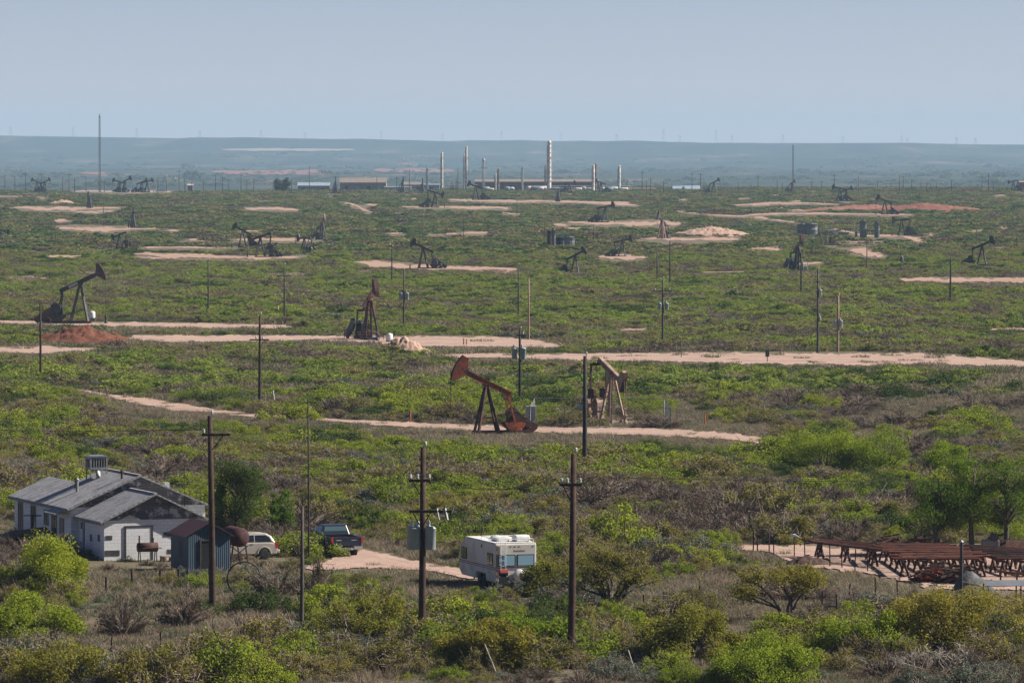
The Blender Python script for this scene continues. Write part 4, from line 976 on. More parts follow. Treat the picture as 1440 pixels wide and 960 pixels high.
for i in range(5):
    xx = x0+.22+i*.16; c.box((xx,y0+.01,z0+.12),(xx+.05,y0+.04,z1-.14)); c.box((x0+.01,y0+.2+i*.16,z0+.12),(x0+.04,y0+.25+i*.16,z1-.14))
co_ = c.build('evaporative_cooler',M['galv'],rm)
MB().box((x0+.06,y0+.06,z0+.12),(x1-.06,y1-.06,z1-.14)).build('cooler_pad',M['black'],house)
l = MB()
for x in (x0+.05,x1-.05):
    for y in (y0+.05,y1-.05): l.bar((x,y,3.5),(x,y,z0),.06)
l.build('cooler_stand',M['trim'],house)
m = MB(); m.path([(2.7,10.9,4.85),(2.7,10.85,4.7),(2.65,10.5,4.5),(2.65,10.45,4.1)],[.16,.16,.16,.18],10); m.build('cooler_duct',M['galv'],house)
m = MB(); m.box((5.55,6.1,3.5),(5.85,6.4,4.2)); m.build('chimney',M['plantw'],house)
# porch awning over side door
m = MB(); m.add([(-1.35,5.9,2.35),(-.45,5.9,2.75),(-.45,8.6,2.75),(-1.35,8.6,2.35),(-1.35,5.9,2.43),(-.45,5.9,2.83),(-.45,8.6,2.83),(-1.35,8.6,2.43)],[(0,1,2,3),(4,7,6,5),(0,4,5,1),(2,6,7,3),(3,7,4,0)]); m.build('awning',M['shingle'],house)
def win(y,z0,z1,wd=.9,x=-.5):
    f = MB(); f.box((x-.05,y-wd/2-.1,z0-.1),(x-.003,y+wd/2+.1,z0)); f.box((x-.05,y-wd/2-.1,z1),(x-.003,y+wd/2+.1,z1+.1)); f.box((x-.05,y-wd/2-.1,z0),(x-.003,y-wd/2,z1)); f.box((x-.05,y+wd/2,z0),(x-.003,y+wd/2+.1,z1)); f.box((x-.045,y-.03,z0),(x-.003,y+.03,z1))
    fo = f.build('window',M['trim'],house); MB().box((x-.02,y-wd/2,z0),(x-.002,y+wd/2,z1)).build('pane',M['glass'],fo)
win(17,.75,2.45,.9); win(14,.4,2.4,1.0); win(11.0,1.55,2.3,.8); win(9.2,.7,2.3,1.0)
d_ = MB(); d_.box((-.56,7.0,0),(-.503,7.95,2.1)); do = d_.build('door',M['tanwall'],house); MB().box((-.6,7.75,.95),(-.562,7.85,1.05)).build('handle',M['chrome'],do)
# front of the wing: boarded door with dark frame, vents
f = MB(); f.box((1.25,-.05,0),(1.35,-.003,2.05)); f.box((2.9,-.05,0),(3.0,-.003,2.05)); f.box((1.35,-.05,1.95),(2.9,-.003,2.05)); fo = f.build('door_frame',M['dooredge'],house)
MB().box((1.35,-.025,0),(2.9,-.003,1.95)).build('door',M['block'],fo)
for (a,b_,z0,z1) in ((.1,.5,1.25,1.5),(.05,.95,.3,.62),(3.65,4.55,1.35,1.62),(3.9,4.6,.35,.6)):
    MB().box((a,-.02,z0),(b_,-.003,z1)).build('wall_vent',M['steel2'],house)
for (y,z) in ((.9,1.1),(2.6,1.0),(4.6,1.6)): MB().box((-.02,y,z),(-.003,y+.45,z+.4)).build('wall_vent',M['steel2'],house)
MB().box((-.06,4.2,0),(-.003,4.5,2.2)).build('downpipe',M['trim'],house)
t = thing('antenna_mast','thin dark antenna mast at the front gable of the white house','mast',HB+Vector((6.55*math.cos(HA)-5.3*math.sin(HA),6.55*math.sin(HA)+5.3*math.cos(HA),0))); MB().tube((0,0,0),(0,0,5.6),.03,.02,6).build('post',M['rustd'],t); m = MB(); m.bar((-.35,0,5.3),(.35,0,5.3),.02); m.bar((-.25,0,5.0),(.25,0,5.0),.02); m.build('antenna',M['rustd'],t)
def hl(u,v,z=0):
    p = HB+Vector((u*math.cos(HA)-v*math.sin(HA),u*math.sin(HA)+v*math.cos(HA),0)); p.z = float(terrain(p.x,p.y))+z; return p
t = thing('barrel_grill','rusty barrel grill on legs by the boarded door of the white house','grill',hl(2.4,-.9),HA)
m = MB(); m.lathe([(.02,-.62),(.27,-.6),(.28,.6),(.02,.62)],(0,0,.85),14,'x'); m.build('barrel',M['rustd'],t)
for x in (-.5,.5):
    for y in (-.2,.2): MB().bar((x,y*1.3,0),(x,y*.6,.7),.05).build('leg',M['rustd'],t)
m = MB(); m.tube((-.5,0,1.1),(-.5,0,1.55),.05,n=8); m.tube((.35,0,1.1),(.35,0,1.4),.05,n=8); m.build('chimney',M['rustd'],t); MB().box((-.4,-.5,.8),(.75,-.27,.84)).build('shelf',M['rustd'],t)
t = thing('pallet','wooden pallet lying on the ground between the house and the blue shed','pallet',hl(3.9,-1.0),HA)
for i in range(6): MB().box((-.6,-.5+i*.19,.28),(.6,-.38+i*.19,.31)).build('slat',M['poletan'],t)
for x in (-.55,0,.55): MB().box((x-.05,-.5,0),(x+.05,.57,.275)).build('bearer',M['poletan'],t)
t = thing('clothes_post','dark T shaped clothes post beside the left wall of the white house','post',hl(-1.6,10.2)); m = MB(); m.tube((0,0,0),(0,0,2.0),.045); m.build('post',M['dooredge'],t); MB().tube((-.55,.1,2.02),(.55,-.1,2.02),.04).build('cross_bar',M['dooredge'],t)
t = thing('scrap_sheets','rusty scrap roofing sheets leaning behind the bright mesquite at left','scrap metal',P(36,770),R(10))
for i in range(4): 
    m = MB(); m.add([(-1.6+i*.2,-.5,.55+.07*i),(1.5+i*.1,-.5,.9+.07*i),(1.5+i*.1,.6,1.1+.07*i),(-1.6+i*.2,.6,.75+.07*i)],[(0,1,2,3)]); o = m.build('sheet',M['shedroof'] if i%2 else M['tanrust'],t); s_ = o.modifiers.new('thick','SOLIDIFY'); s_.thickness = .025
MB().box((-1.2,-.3,0),(1.2,.4,.6)).build('stack',M['slag'],t)

# ------------------------------------------------------------------ blue shed
SB = P(264,806.5); t = thing('metal_shed','blue corrugated metal shed with a rusty red roof beside the white house','shed',SB,R(19)); SL, SW = 3.6, 2.55
m = MB(); m.box((0,0,-.1),(SW,SL,2.2)); m.prism([(0,2.2),(SW,2.2),(SW/2,2.9)],.003,.05); m.prism([(0,2.2),(SW,2.2),(SW/2,2.9)],SL-.05,SL-.003); m.build('wall',M['shedwall'],t)
m = MB()
for s,e in ((0,-.2),(1,SW+.2)):
    vs = [(e,-.18,2.1),(SW/2,-.18,2.92),(SW/2,SL+.15,2.92),(e,SL+.15,2.1)]; vs += [(x,y,z+.05) for x,y,z in vs]
    m.add(vs,[(0,1,2,3),(4,7,6,5),(0,4,5,1),(2,6,7,3),(3,7,4,0)] if s==0 else [(0,3,2,1),(4,5,6,7),(0,1,5,4),(2,3,7,6),(3,0,4,7)])
m.build('roof',M['shedroof'],t)
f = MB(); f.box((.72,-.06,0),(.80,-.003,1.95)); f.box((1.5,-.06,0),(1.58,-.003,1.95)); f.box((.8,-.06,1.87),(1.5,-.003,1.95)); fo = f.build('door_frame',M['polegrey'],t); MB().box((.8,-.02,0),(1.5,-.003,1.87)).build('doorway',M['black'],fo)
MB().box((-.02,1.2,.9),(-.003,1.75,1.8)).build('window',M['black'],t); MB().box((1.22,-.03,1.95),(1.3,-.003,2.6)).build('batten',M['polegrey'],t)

# rusty tank on stand
TB = P(333,796); t = thing('fuel_drum','rusty cylindrical fuel drum on a tall steel stand beside the blue shed','drum',TB,R(110))
m = MB(); m.lathe([(.05,-1.05),(.55,-1.0),(.57,-.95),(.57,.95),(.55,1.0),(.05,1.05)],(.3,0,1.75),20,'x'); m.build('drum',M['rustpurple'],t)
for x in (-.5,1.1):
    for y in (-.45,.45): MB().bar((x,y*1.25,0),(x,y*.8,1.35),.07).build('leg',M['rustd'],t)
m = MB(); m.bar((-.5,-.5,.5),(-.5,.5,1.2),.05); m.bar((-.5,.5,.5),(-.5,-.5,1.2),.05); m.bar((-.5,-.5,1.2),(1.1,-.5,1.2),.06); m.bar((-.5,.5,1.2),(1.1,.5,1.2),.06); m.build('brace',M['rustd'],t)
# iron hoop
t = thing('iron_hoop','large iron wheel hoop with one spoke standing in the weeds right of the blue shed','hoop',P(343.5,838)); m = MB(); n = 40
m.path([(.93*math.cos(2*PI*i/n),.12*math.sin(2*PI*i/n),.95+.93*math.sin(2*PI*i/n)) for i in range(n+1)],[.045]*(n+1),6); m.build('rim',M['steel'],t); MB().bar((0,0,.97),(.9,0,.68),.07).build('spoke',M['steel'],t)

# ------------------------------------------------------------------ vehicles
def wheel(parent,x,y,r,w,rimm):
    o = MB(); o.lathe([(r*.62,-w/2),(r*.93,-w/2),(r,-w*.36),(r,w*.36),(r*.93,w/2),(r*.62,w/2)],(x,y,r),22,'y'); wo_ = o.build('wheel',M['rubber'],parent)
    q = MB(); s = 1 if y>0 else -1; q.lathe([(r*.62,-w*.42),(r*.62,w*.3),(r*.5,w*.40),(r*.2,w*.44)],(x,y,r),16,'y'); q.build('rim',rimm,wo_)
def arch(cx,r,z0,n=8,a0=180,a1=0):
    return [(cx+r*math.cos(R(a0+(a1-a0)*i/n)), z0+r*math.sin(R(a0+(a1-a0)*i/n))) for i in range(n+1)]
# pickup truck: x forward from the tailgate
TP = P(487.5,783.5); t = thing('pickup_truck','dark blue pickup truck seen from behind on the dirt drive','pickup truck',TP,R(90+19)); WD=.95
zb = .55
side = [(0.02,zb)]+arch(1.15,.52,zb)+arch(4.55,.52,zb)+[(5.45,zb),(5.5,.95),(5.35,1.12),(4.0,1.22),(3.9,1.22),(0.02,1.22)]
side = [(0.02,.62),(.63,.62)]+[p for p in arch(1.15,.52,.62)][1:-1]+[(1.67,.62),(4.03,.62)]+[p for p in arch(4.55,.52,.62)][1:-1]+[(5.07,.62),(5.45,.62),(5.52,.98),(5.3,1.14),(3.95,1.24),(2.22,1.24),(2.2,1.24),(0.02,1.24)]
m = MB(); m.prism(side,-WD,-WD+.12); m.prism(side,WD-.12,WD); m.box((2.1,-WD+.12,.62),(5.42,WD-.12,1.12)); m.box((.06,-WD+.12,.66),(2.1,WD-.12,.74)); m.box((3.9,-WD+.12,1.12),(5.2,WD-.12,1.19)); m.build('body',M['navy'],t,.035)
c = MB()
def cabshell(x0,x1,x2,x3,zl,zh,w0,w1,mb):
    vs=[(x0,-w0,zl),(x3,-w0,zl),(x3,w0,zl),(x0,w0,zl),(x1,-w1,zh),(x2,-w1,zh),(x2,w1,zh),(x1,w1,zh)]
    mb.add(vs,[(0,3,2,1),(4,5,6,7),(0,1,5,4),(1,2,6,5),(2,3,7,6),(3,0,4,7)])
cabshell(2.15,2.38,3.35,4.1,1.2,1.82,.9,.72,c); c.build('cab',M['navy'],t,.05)
g = MB(); g.add([(2.185,-.74,1.28),(2.185,.74,1.28),(2.335,.66,1.72),(2.335,-.66,1.72)],[(0,3,2,1)]); g.build('rear_window',M['glass2'],t)
for s in (-1,1):
    g = MB(); 
    def yy(z): return s*(.9-(z-1.2)/.62*.18+.012)
    q=[(2.42,1.27),(3.15,1.27),(3.15,1.73),(2.52,1.73)]; q2=[(3.23,1.27),(3.95,1.27),(3.38,1.73),(3.23,1.73)]
    for k in (q,q2):
        vs=[(x,yy(z),z) for x,z in k]; g.add(vs,[(0,1,2,3) if s<0 else (3,2,1,0)])
    g.build('side_window',M['glass'],t)
    MB().cbox((3.85,s*1.08,1.35),(.14,.24,.24)).build('mirror',M['navy'],t,.03)
    tl = MB(); tl.box((-.02,s*.93-.1,.92),(.06,s*.93+.02 if s<0 else s*.93+.03,1.2)); tl.build('tail_light',M['tail'],t)
    m = MB(); m.prism([(.06,.5),(.62,.5),(.62,.64),(.06,.64)] ,s*.958-.012,s*.958+.012); m.prism([(1.68,.5),(4.02,.5),(4.02,.68),(1.68,.68)],s*.958-.012,s*.958+.012); m.prism([(a,b) for a,b in arch(1.15,.60,.62)]+[(a,b) for a,b in arch(1.15,.53,.62)][::-1],s*.958-.012,s*.958+.02); m.prism([(a,b) for a,b in arch(4.55,.60,.62)]+[(a,b) for a,b in arch(4.55,.53,.62)][::-1],s*.958-.012,s*.958+.02); m.build('cladding',M['silver'],t)
    wheel(t,1.15,s*.8,.42,.28,M['chrome']); wheel(t,4.55,s*.8,.42,.28,M['chrome'])
tg = MB(); tg.box((-.03,-.8,.7),(.05,.8,1.25)); tgo = tg.build('tailgate',M['navy'],t,.02)
m = MB(); m.cbox((-.035,0,1.1),(.02,.34,.08)); m.build('handle',M['black'],tgo)
m = MB(); m.box((-.036,.34,1.02),(-.031,.66,1.07)); m.box((-.036,-.62,1.02),(-.031,-.28,1.06)); m.build('badge',M['chrome'],tgo)
bm_ = MB(); bm_.box((-.22,-.94,.5),(-.03,-.4,.68)); bm_.box((-.22,.4,.5),(-.03,.94,.68)); bm_.box((-.2,-.4,.46),(-.03,.4,.6)); bo = bm_.build('bumper',M['chrome'],t,.02); MB().box((-.215,-.2,.5),(-.202,.2,.62)).build('number_plate',M['tankgrey'],bo)
m = MB(); m.box((.5,-.5,.38),(5.1,.5,.6)); m.tube((1.15,-.75,.42),(1.15,.75,.42),.09); m.build('chassis',M['black'],t)
m = MB(); m.bar((1.2,-.8,1.3),(1.2,.8,1.3),.06); m.box((.2,-.83,.75),(2.0,.83,.8)); m.build('bed_liner',M['black'],t)
# hatchback
CP = P(366,785); t = thing('hatchback_car','champagne coloured rounded hatchback parked behind the fuel drum','car',CP,R(200))
# x forward; rear bumper at x=-1.1, rear axle 0, front axle 2.6
side = [(-.78,.3),(-.38,.3)]+arch(0,.36,.32)[1:-1]+[(.38,.3),(2.22,.3)]+arch(2.6,.36,.32)[1:-1]+[(2.98,.3),(3.3,.35),(3.38,.7),(3.1,.9),(2.3,1.02),(1.9,1.04),(-.35,1.02),(-.75,.95),(-.86,.6)]
m = MB(); m.prism(side,-.82,.82); m.build('body',M['champagne'],t,.07)
m = MB(); prof=[(-.72,.98),(1.95,1.0),(1.25,1.5),(.5,1.6),(-.15,1.56),(-.45,1.4)]
n=len(prof); vs=[(x,-.80+ (z-.98)*.26,z) for x,z in prof]+[(x,.80-(z-.98)*.26,z) for x,z in prof]
m.add(vs,[tuple(range(n)),tuple(range(2*n-1,n-1,-1))]+[((i+1)%n,i,n+i,n+(i+1)%n) for i in range(n)]); m.build('cabin',M['champagne'],t,.06)
for s in (-1,1):
    g=MB(); k=[(-.48,1.06),(.55,1.06),(.55,1.45),(-.1,1.45),(-.33,1.32)]; k2=[(.62,1.06),(1.7,1.06),(1.2,1.44),(.62,1.46)]
    for q in (k,k2):
        vs=[(x,s*(.80-(z-.98)*.26+.012),z) for x,z in q]; g.add(vs,[tuple(range(len(q))) if s<0 else tuple(range(len(q)))[::-1]])
    g.build('side_window',M['glass'],t); MB().box((-.84,s*.70-.1,.68),(-.70,s*.70+.13 if s>0 else s*.70+.1,.98)).build('tail_light',M['tail'],t); wheel(t,0,s*.74,.33,.2,M['chrome']); wheel(t,2.6,s*.74,.33,.2,M['chrome'])
    MB().prism(arch(0,.46,.34)+arch(0,.37,.34)[::-1],s*.83-.03,s*.83+.03).build('fender',M['champagne'],t,.02); MB().cbox((.75,s*.835,.95),(.2,.03,.04)).build('handle',M['chrome'],t)
g=MB(); g.add([(-.735,-.6,1.02),(-.735,.6,1.02),(-.50,.55,1.36),(-.50,-.55,1.36)],[(0,3,2,1)]); g.build('rear_window',M['glass'],t); MB().box((-.98,-.78,.36),(-.8,.78,.58)).build('bumper',M['champagne'],t,.05)
# camper trailer: x forward from the rear wall
RP = P(725.5,829); t = thing('camper_trailer','cream camper trailer with striped sides and two blue rear windows','camper',RP,R(90+17)); L,HW=7.2,1.19
side=[(0,.42),(0,2.55),(.08,2.6),(5.9,2.6),(6.9,2.15),(7.2,1.6),(7.2,.75),(6.6,.42),(3.9,.42)]+[(3.75,.8),(1.95,.8),(1.8,.42)]
m=MB(); m.prism(side[::-1],-HW,HW); m.build('body',M['cream'],t,.05)
m=MB(); m.box((.05,-HW+.02,2.6),(5.85,HW-.02,2.635)); ro=m.build('roof',M['camroof'],t)
a=MB(); a.prism([(.55,2.64),(1.5,2.64),(1.42,2.95),(1.2,3.0),(.7,3.0),(.6,2.92)],-1.0,-.2); a.build('air_conditioner',M['white'],ro,.04)
a=MB(); a.prism([(.9,2.64),(2.3,2.64),(2.2,2.82),(1.0,2.82)],.1,.75); a.build('roof_pod',M['plantw'],ro,.03)
a=MB(); a.box((3.1,-.2,2.64),(3.7,.4,2.72)); a.lathe([(.35,2.72),(.3,2.8),(.05,2.84)],(3.4,.1,0),12); a.build('roof_vent',M['white'],ro)
r_=MB()
for y in (-1.05,1.05): r_.tube((.15,y,2.82),(3.2,y,2.82),.02,n=5)
r_.tube((.15,-1.05,2.82),(.15,1.05,2.82),.02,n=5); r_.tube((3.2,-1.05,2.82),(3.2,1.05,2.82),.02,n=5)
for y in (-1.05,-.35,.35,1.05): r_.tube((.15,y,2.63),(.15,y,2.82),.02,n=5); r_.tube((3.2,y,2.63),(3.2,y,2.82),.02,n=5)
r_.build('roof_rail',M['white'],ro)
for (y0,y1) in ((-1.06,-.06),(.04,1.06)):
    f=MB(); f.box((-.03,y0,1.32),(-.003,y1,1.98)); fo=f.build('window',M['black'],t,.012); MB().box((-.04,y0+.05,1.37),(-.031,y1-.05,1.93)).build('pane',M['glassb'],fo)
for (x0,x1) in ((.45,1.55),(5.55,6.65)):
    f=MB(); f.box((x0,HW+.003,1.35),(x1,HW+.03,2.02)); fo=f.build('window',M['black'],t,.012); MB().box((x0+.05,HW+.031,1.4),(x1-.05,HW+.038,1.97)).build('pane',M['glass'],fo); MB().box(((x0+x1)/2-.03,HW+.039,1.4),((x0+x1)/2+.03,HW+.046,1.97)).build('mullion',M['black'],fo)
for (z,h,mm) in ((1.22,.06,'stripe1'),(1.12,.05,'stripe2')):
    m=MB(); m.box((.02,HW+.003,z),(7.1,HW+.008,z+h)); m.box((-.009,-HW+.05,z),(-.004,HW-.03,z+h)); m.build('stripe',M[mm],t)
m=MB(); m.lathe([(.05,-.09),(.30,-.09),(.345,-.06),(.345,.06),(.30,.09),(.05,.09)],(-.14,-.16,.82),20,'x'); so_=m.build('spare_wheel_cover',M['white'],t)
m=MB(); m.bar((-.236,-.07,.66),(-.236,-.17,.86),.07,.006,(1,0,0)); m.bar((-.236,-.15,.84),(-.236,-.24,1.0),.05,.006,(1,0,0)); m.build('brush_mark',M['brownmark'],so_)
la=MB()
for y in (.62,.9): la.tube((-.07,y,.9),(-.07,y,2.68),.016,n=6)
for i in range(6): la.tube((-.07,.62,1.05+i*.3),(-.07,.9,1.05+i*.3),.013,n=5)
la.build('ladder',M['white'],t)
m=MB()
for i,wd in enumerate((.05,.05,.06,.04,.05,.07,.05,.06,.05)): m.box((-.008,.12-i*.075-wd,2.14),(-.004,.12-i*.075,2.14+(.10 if i in (0,5) else .075)))
m.build('lettering',M['brownmark'],t)
for y in (1.03,.3,.05,-.2,-1.0): MB().box((-.012,y-.05,2.4),(-.003,y+.05,2.45)).build('marker_light',M['brownmark'],t)
for x in (2.4,3.3): wheel(t,x,1.03,.36,.22,M['steel2']); wheel(t,x,-1.03,.36,.22,M['steel2'])
for (x0,x1,z0,z1) in ((2.55,2.75,2.2,2.4),(2.0,2.5,.95,1.1),(1.2,1.7,.85,1.1),(4.4,4.9,.8,1.1),(.9,1.1,.7,.85)): MB().box((x0,HW+.003,z0),(x1,HW+.015,z1)).build('hatch',M['plantw'] if z0<2 else M['black'],t)
m=MB(); m.box((-.16,-1.15,.42),(-.005,1.15,.56)); m.build('bumper',M['galv'],t); m=MB(); m.bar((7.1,.5,.5),(8.3,0,.5),.1); m.bar((7.1,-.5,.5),(8.3,0,.5),.1); m.tube((8.1,0,0),(8.1,0,.6),.05); m.build('tow_bar',M['steel'],t); 
m=MB(); m.box((-.003,HW-.12,.55),(-.001,HW-.02,2.5)); m.build('corner_trim',M['brownmark'],t)
t2 = thing('outboard_motor','black outboard motor with a red cowl hung on the back of the camper','outboard motor',RP+Vector((-.15,-.55,0)),R(90+17))
m=MB(); m.prism([(-.45,.85),(-.15,.85),(-.13,1.1),(-.2,1.2),(-.42,1.17),(-.48,1.0)],.42,.9) ; m.build('cowl',M['black'],t2,.05); m=MB(); m.prism([(-.50,1.02),(-.12,1.08),(-.2,1.215),(-.43,1.19)],.40,.92); m.build('cowl_trim',M['redpaint'],t2,.03); m=MB(); m.prism([(-.42,.1),(-.2,.1),(-.16,.848),(-.44,.848)],.5,.82); m.build('shaft',M['black'],t2,.03); MB().box((-.46,.36,.4),(-.42,.96,.8)).build('bracket',M['black'],t2)

# ------------------------------------------------------------------ pipe racks
def rack(label, c0, c1, c2, c3, n_tr, n_pipe, h, rows=1, gname='', pm='pipe'):
    """corners (ground points): c0 far left, c1 far right, c2 near right, c3 near left; pipes run from the c0-c3 side to the c1-c2 side"""
    o = c3; t = thing('pipe_rack',label,'pipe rack',o)
    c0,c1,c2,c3 = [Vector(c)-o for c in (c0,c1,c2,c3)]
    for i in range(n_tr):
        f = (i+.4)/(n_tr-.2); a = c0.lerp(c1,f); b = c3.lerp(c2,f); d = (b-a).normalized(); sx = (c1-c0).normalized()
        m = MB(); m.bar(a+Vector((0,0,h-.08)),b+Vector((0,0,h-.08)),.16,.16)
        k = max(2,int((b-a).length/3)+1)
        for j in range(k):
            q = a.lerp(b,(j+.15)/(k-.7)); 
            for s in (-1,1): m.bar(q+sx*.28*s+Vector((0,0,-.05)),q+Vector((0,0,h-.16)),.11)
        m.build('trestle',M['rustd'],t)
    r = .07
    for i in range(n_pipe):
        f = (i+.5)/n_pipe; f += rng.uniform(-.25,.25)/n_pipe; e0, e1 = rng.uniform(-.5,.6), rng.uniform(-.6,.6); d = (c1-c0).normalized()
        a = c0.lerp(c3,f)+Vector((0,0,h+r+rng.uniform(0,.02)))+d*e0; b = c1.lerp(c2,f)+Vector((0,0,h+r+rng.uniform(0,.02)))+d*e1
        p = MB().tube(Vector((0,0,0)),b-a,r,n=8).build('pipe',M[rng.choice((pm,pm,'pipe2'))]); p.location = o+a
        tag(p,'rusty steel pipe lying side by side with others on '+gname,'pipe','rusty pipes on '+gname)
    return t
rack('narrow rusty pipe rack, leftmost, running toward the big middle rack',P(1136,782),P(1236,788),P(1246,800),P(1140,786),3,7,.95,gname='the narrow left rack')
rack('wide rusty pipe rack in the middle in front of the two trees',P(1232,788),P(1342,790),P(1392,812),P(1262,812),5,17,1.0,gname='the wide middle rack')
rack('dark pipe rack on the right under the leafy trees',P(1345,790),P(1440,797),P(1500,812),P(1402,812),4,13,1.0,gname='the right rack',pm='rustd')
def heap(label,px,py,L,n,seed,mat):
    g = random.Random(seed); b = P(px,py); t = thing('scrap_heap',label,'scrap heap',b); 
    for k in range(3):
        m = MB()
        for i in range(n):
            x,y = g.gauss(0,L*.33),g.gauss(0,.5); z = max(.03,g.uniform(0,1.0)*(1-abs(x)/L)); a = g.uniform(-.5,.5); l = g.uniform(.4,1.2); zz = z+g.uniform(-.2,.3)
            m.bar((x-l*math.cos(a)/2,y-l*math.sin(a)/2,z),(x+l*math.cos(a)/2,y+l*math.sin(a)/2,max(.03,zz)),g.uniform(.05,.13))
        m.build('scrap_piece',M[mat] if k else M['slag'],t)
heap('dark heap of scrap iron behind the gap between the left and middle racks',1250,775,1.6,40,3,'rustd')
heap('low heap of scrap iron behind the middle rack under the left tree',1298,776,1.5,24,4,'slag')
heap('heap of rusty fittings under the front edge of the middle rack',1318,818,1.8,60,5,'rust')
heap('heap of rusty bent pipes at the front right of the middle rack',1350,820,1.5,40,6,'rustd')
heap('heap of dark scrap behind the right rack',1405,779,1.8,36,7,'slag')
# machine / box / tarp / canopy at right
t = thing('engine_block','dark grey engine block standing behind the right rack','machine',P(1393,780)); MB().box((-.55,-.4,.1),(.5,.4,.95)).build('housing',M['tankgrey'],t,.06); MB().lathe([(.25,-.45),(.25,.45)],(.2,0,1.1),12,'y').build('drum',M['steel'],t); MB().box((-.6,-.35,0),(.6,.35,.1)).build('base',M['steel'],t)
t = thing('steel_screen','rusty brown metal panel standing upright at the right edge','panel',P(1440,783),R(8)); m=MB(); m.prism([(-1.2,0),(1.2,0),(1.2,.9),(-1.1,1.0)],-.04,.04); m.build('sheet',M['tanrust'],t); MB().bar((-1.1,.05,0),(-1.1,.5,0.02),.07).build('foot',M['rustd'],t)
t = thing('tarp_covered_pile','heap under a crumpled grey tarpaulin in front of the right rack','covered pile',P(1371,834)); n,k=26,18; vs=[]; fs=[]
for i in range(n):
    for j in range(k):
        u=i/(n-1)*2-1; v=j/(k-1)*2-1; h=max(0,1-(abs(u+.3*u*u*0)**2.2))*max(0,1-abs(v)**2.4); z=1.05*h*(.75-.4*u)*(.55+.9*float(vnoise(u*3+7,v*3,4))+.35*float(vnoise(u*8,v*8,5)))+.02; vs.append((u*1.35,v*1.0,z))
for i in range(n-1):
    for j in range(k-1): fs.append((i*k+j,(i+1)*k+j,(i+1)*k+j+1,i*k+j+1))
MB().add(vs,fs,True).build('tarpaulin',M['tarp'],t); MB().tube((-.9,-.75,.75),(.9,-.6,.4),.02,n=5).build('rope',M['tanrust'],t)
t = thing('canopy','low corrugated metal canopy on posts at the right edge','canopy',P(1425,846),R(4)); m=MB(); m.add([(-1.6,-.8,.95),(2.2,-.8,.95),(2.2,1.0,1.12),(-1.6,1.0,1.12)],[(0,1,2,3)]); o=m.build('roof',M['zinc'],t); s_=o.modifiers.new('thick','SOLIDIFY'); s_.thickness=.03
for x in (-1.5,.3,2.1):
    for y in (-.7,.9): MB().bar((x,y,0),(x,y,.95),.07).build('post',M['polegrey'],t)
m=MB(); m.bar((.4,-.72,.35),(2.1,-.72,.4),.05); m.bar((.4,-.72,.65),(2.1,-.72,.62),.05); m.build('rail',M['polegrey'],t)
t = thing('rusty_trestle','low rusty bench of pipe right of the tarpaulin pile','trestle',P(1428,822)); m=MB(); m.bar((-1,.3,.75),(1.3,-.3,.55),.12); m.build('beam',M['pipe'],t); 
for x in (-.8,.1,1.0): MB().bar((x,.25-x*.26,0),(x,.25-x*.26,.62),.09).build('leg',M['rustd'],t)
t = thing('steel_post','tall black steel post in front of the middle rack','post',P(1352,846)); MB().tube((0,0,0),(0,0,3.25),.085,n=10).build('post',M['steel'],t); MB().lathe([(.1,3.25),(.1,3.3),(.02,3.36)],(0,0,0),10).build('cap',M['plate'],t)
t = thing('pipe_gate','dark pipe goal frame of three posts at the left end of the yard','gate frame',P(1072,777))
for x in (-.55,-.3,.42): MB().tube((x,0,0),(x,0,1.42),.04,n=8).build('post',M['rustd'],t)
m=MB(); m.tube((-.3,0,1.1),(.42,0,1.1),.03); m.tube((-.55,0,.55),(.42,0,.55),.03); m.build('cross_bar',M['rustd'],t)
t = thing('bird_table','thin post with a white slanted top left of the pipe racks','bird table',P(1117,783)); MB().tube((0,0,0),(0,0,1.25),.035,n=7).build('post',M['rustd'],t); m=MB(); m.prism([(-.3,1.22),(.3,1.22),(.05,1.38),(-.08,1.38)],-.22,.22); m.build('top',M['white'],t)
# wire fences
def wire_fence(label, pts, h=1.2, wires=4, mat='rustd', r=.032, stays=True, tops=None):
    o = P(*pts[0]); t = thing('wire_fence',label,'fence',o); c = [P(*p)-o for p in pts]
    for i,p in enumerate(c):
        hh = h*(1+.08*math.sin(i*2.3)); ln=.05*math.sin(i*4.1)
        MB().bar(p,p+Vector((ln,0,hh)),r*2).build('post',M['polegrey'] if tops and i in tops else M[mat],t)
    w = MB()
    for a,b in zip(c,c[1:]):
        for k in range(wires):
            z = h*(.2+.72*k/max(1,wires-1)); q=(a+b)/2; w.path([a+Vector((0,0,z)),q+Vector((0,0,z-.03)),b+Vector((0,0,z))],[.006]*3,3)
    w.build('wire',M['mesh'],t); return t
wire_fence('thin wire fence with steel posts crossing the foreground at left',[(-12,920),(73,922),(156,925),(226,922),(307,925),(377,930),(445,918)],1.12)
wire_fence('wire fence along the pale clearing right of the bare branched mesquite',[(905,862),(934,857),(959,852),(984,850),(1045,852)],1.0,3,tops=(4,))
wire_fence('woven wire fence with a thick grey post in front of the pipe yard',[(1156,858),(1177,864),(1194,845),(1231,840),(1262,842)],1.05,7,tops=(2,))
wire_fence('row of thin rusty posts and wires along the front of the pipe racks',[(1088,783),(1132,789),(1149,794),(1167,797),(1184,799),(1202,802),(1220,804)],1.35,3)
wire_fence('old wooden yard fence posts below the white house',[(149,836),(186,826),(224,824),(251,826),(264,824),(293,822)],1.0,2,'dooredge',.05)
wire_fence('lone steel fence posts at the bottom right among the brush',[(1041,920),(1107,925),(1252,932),(1394,934)],1.15,3)
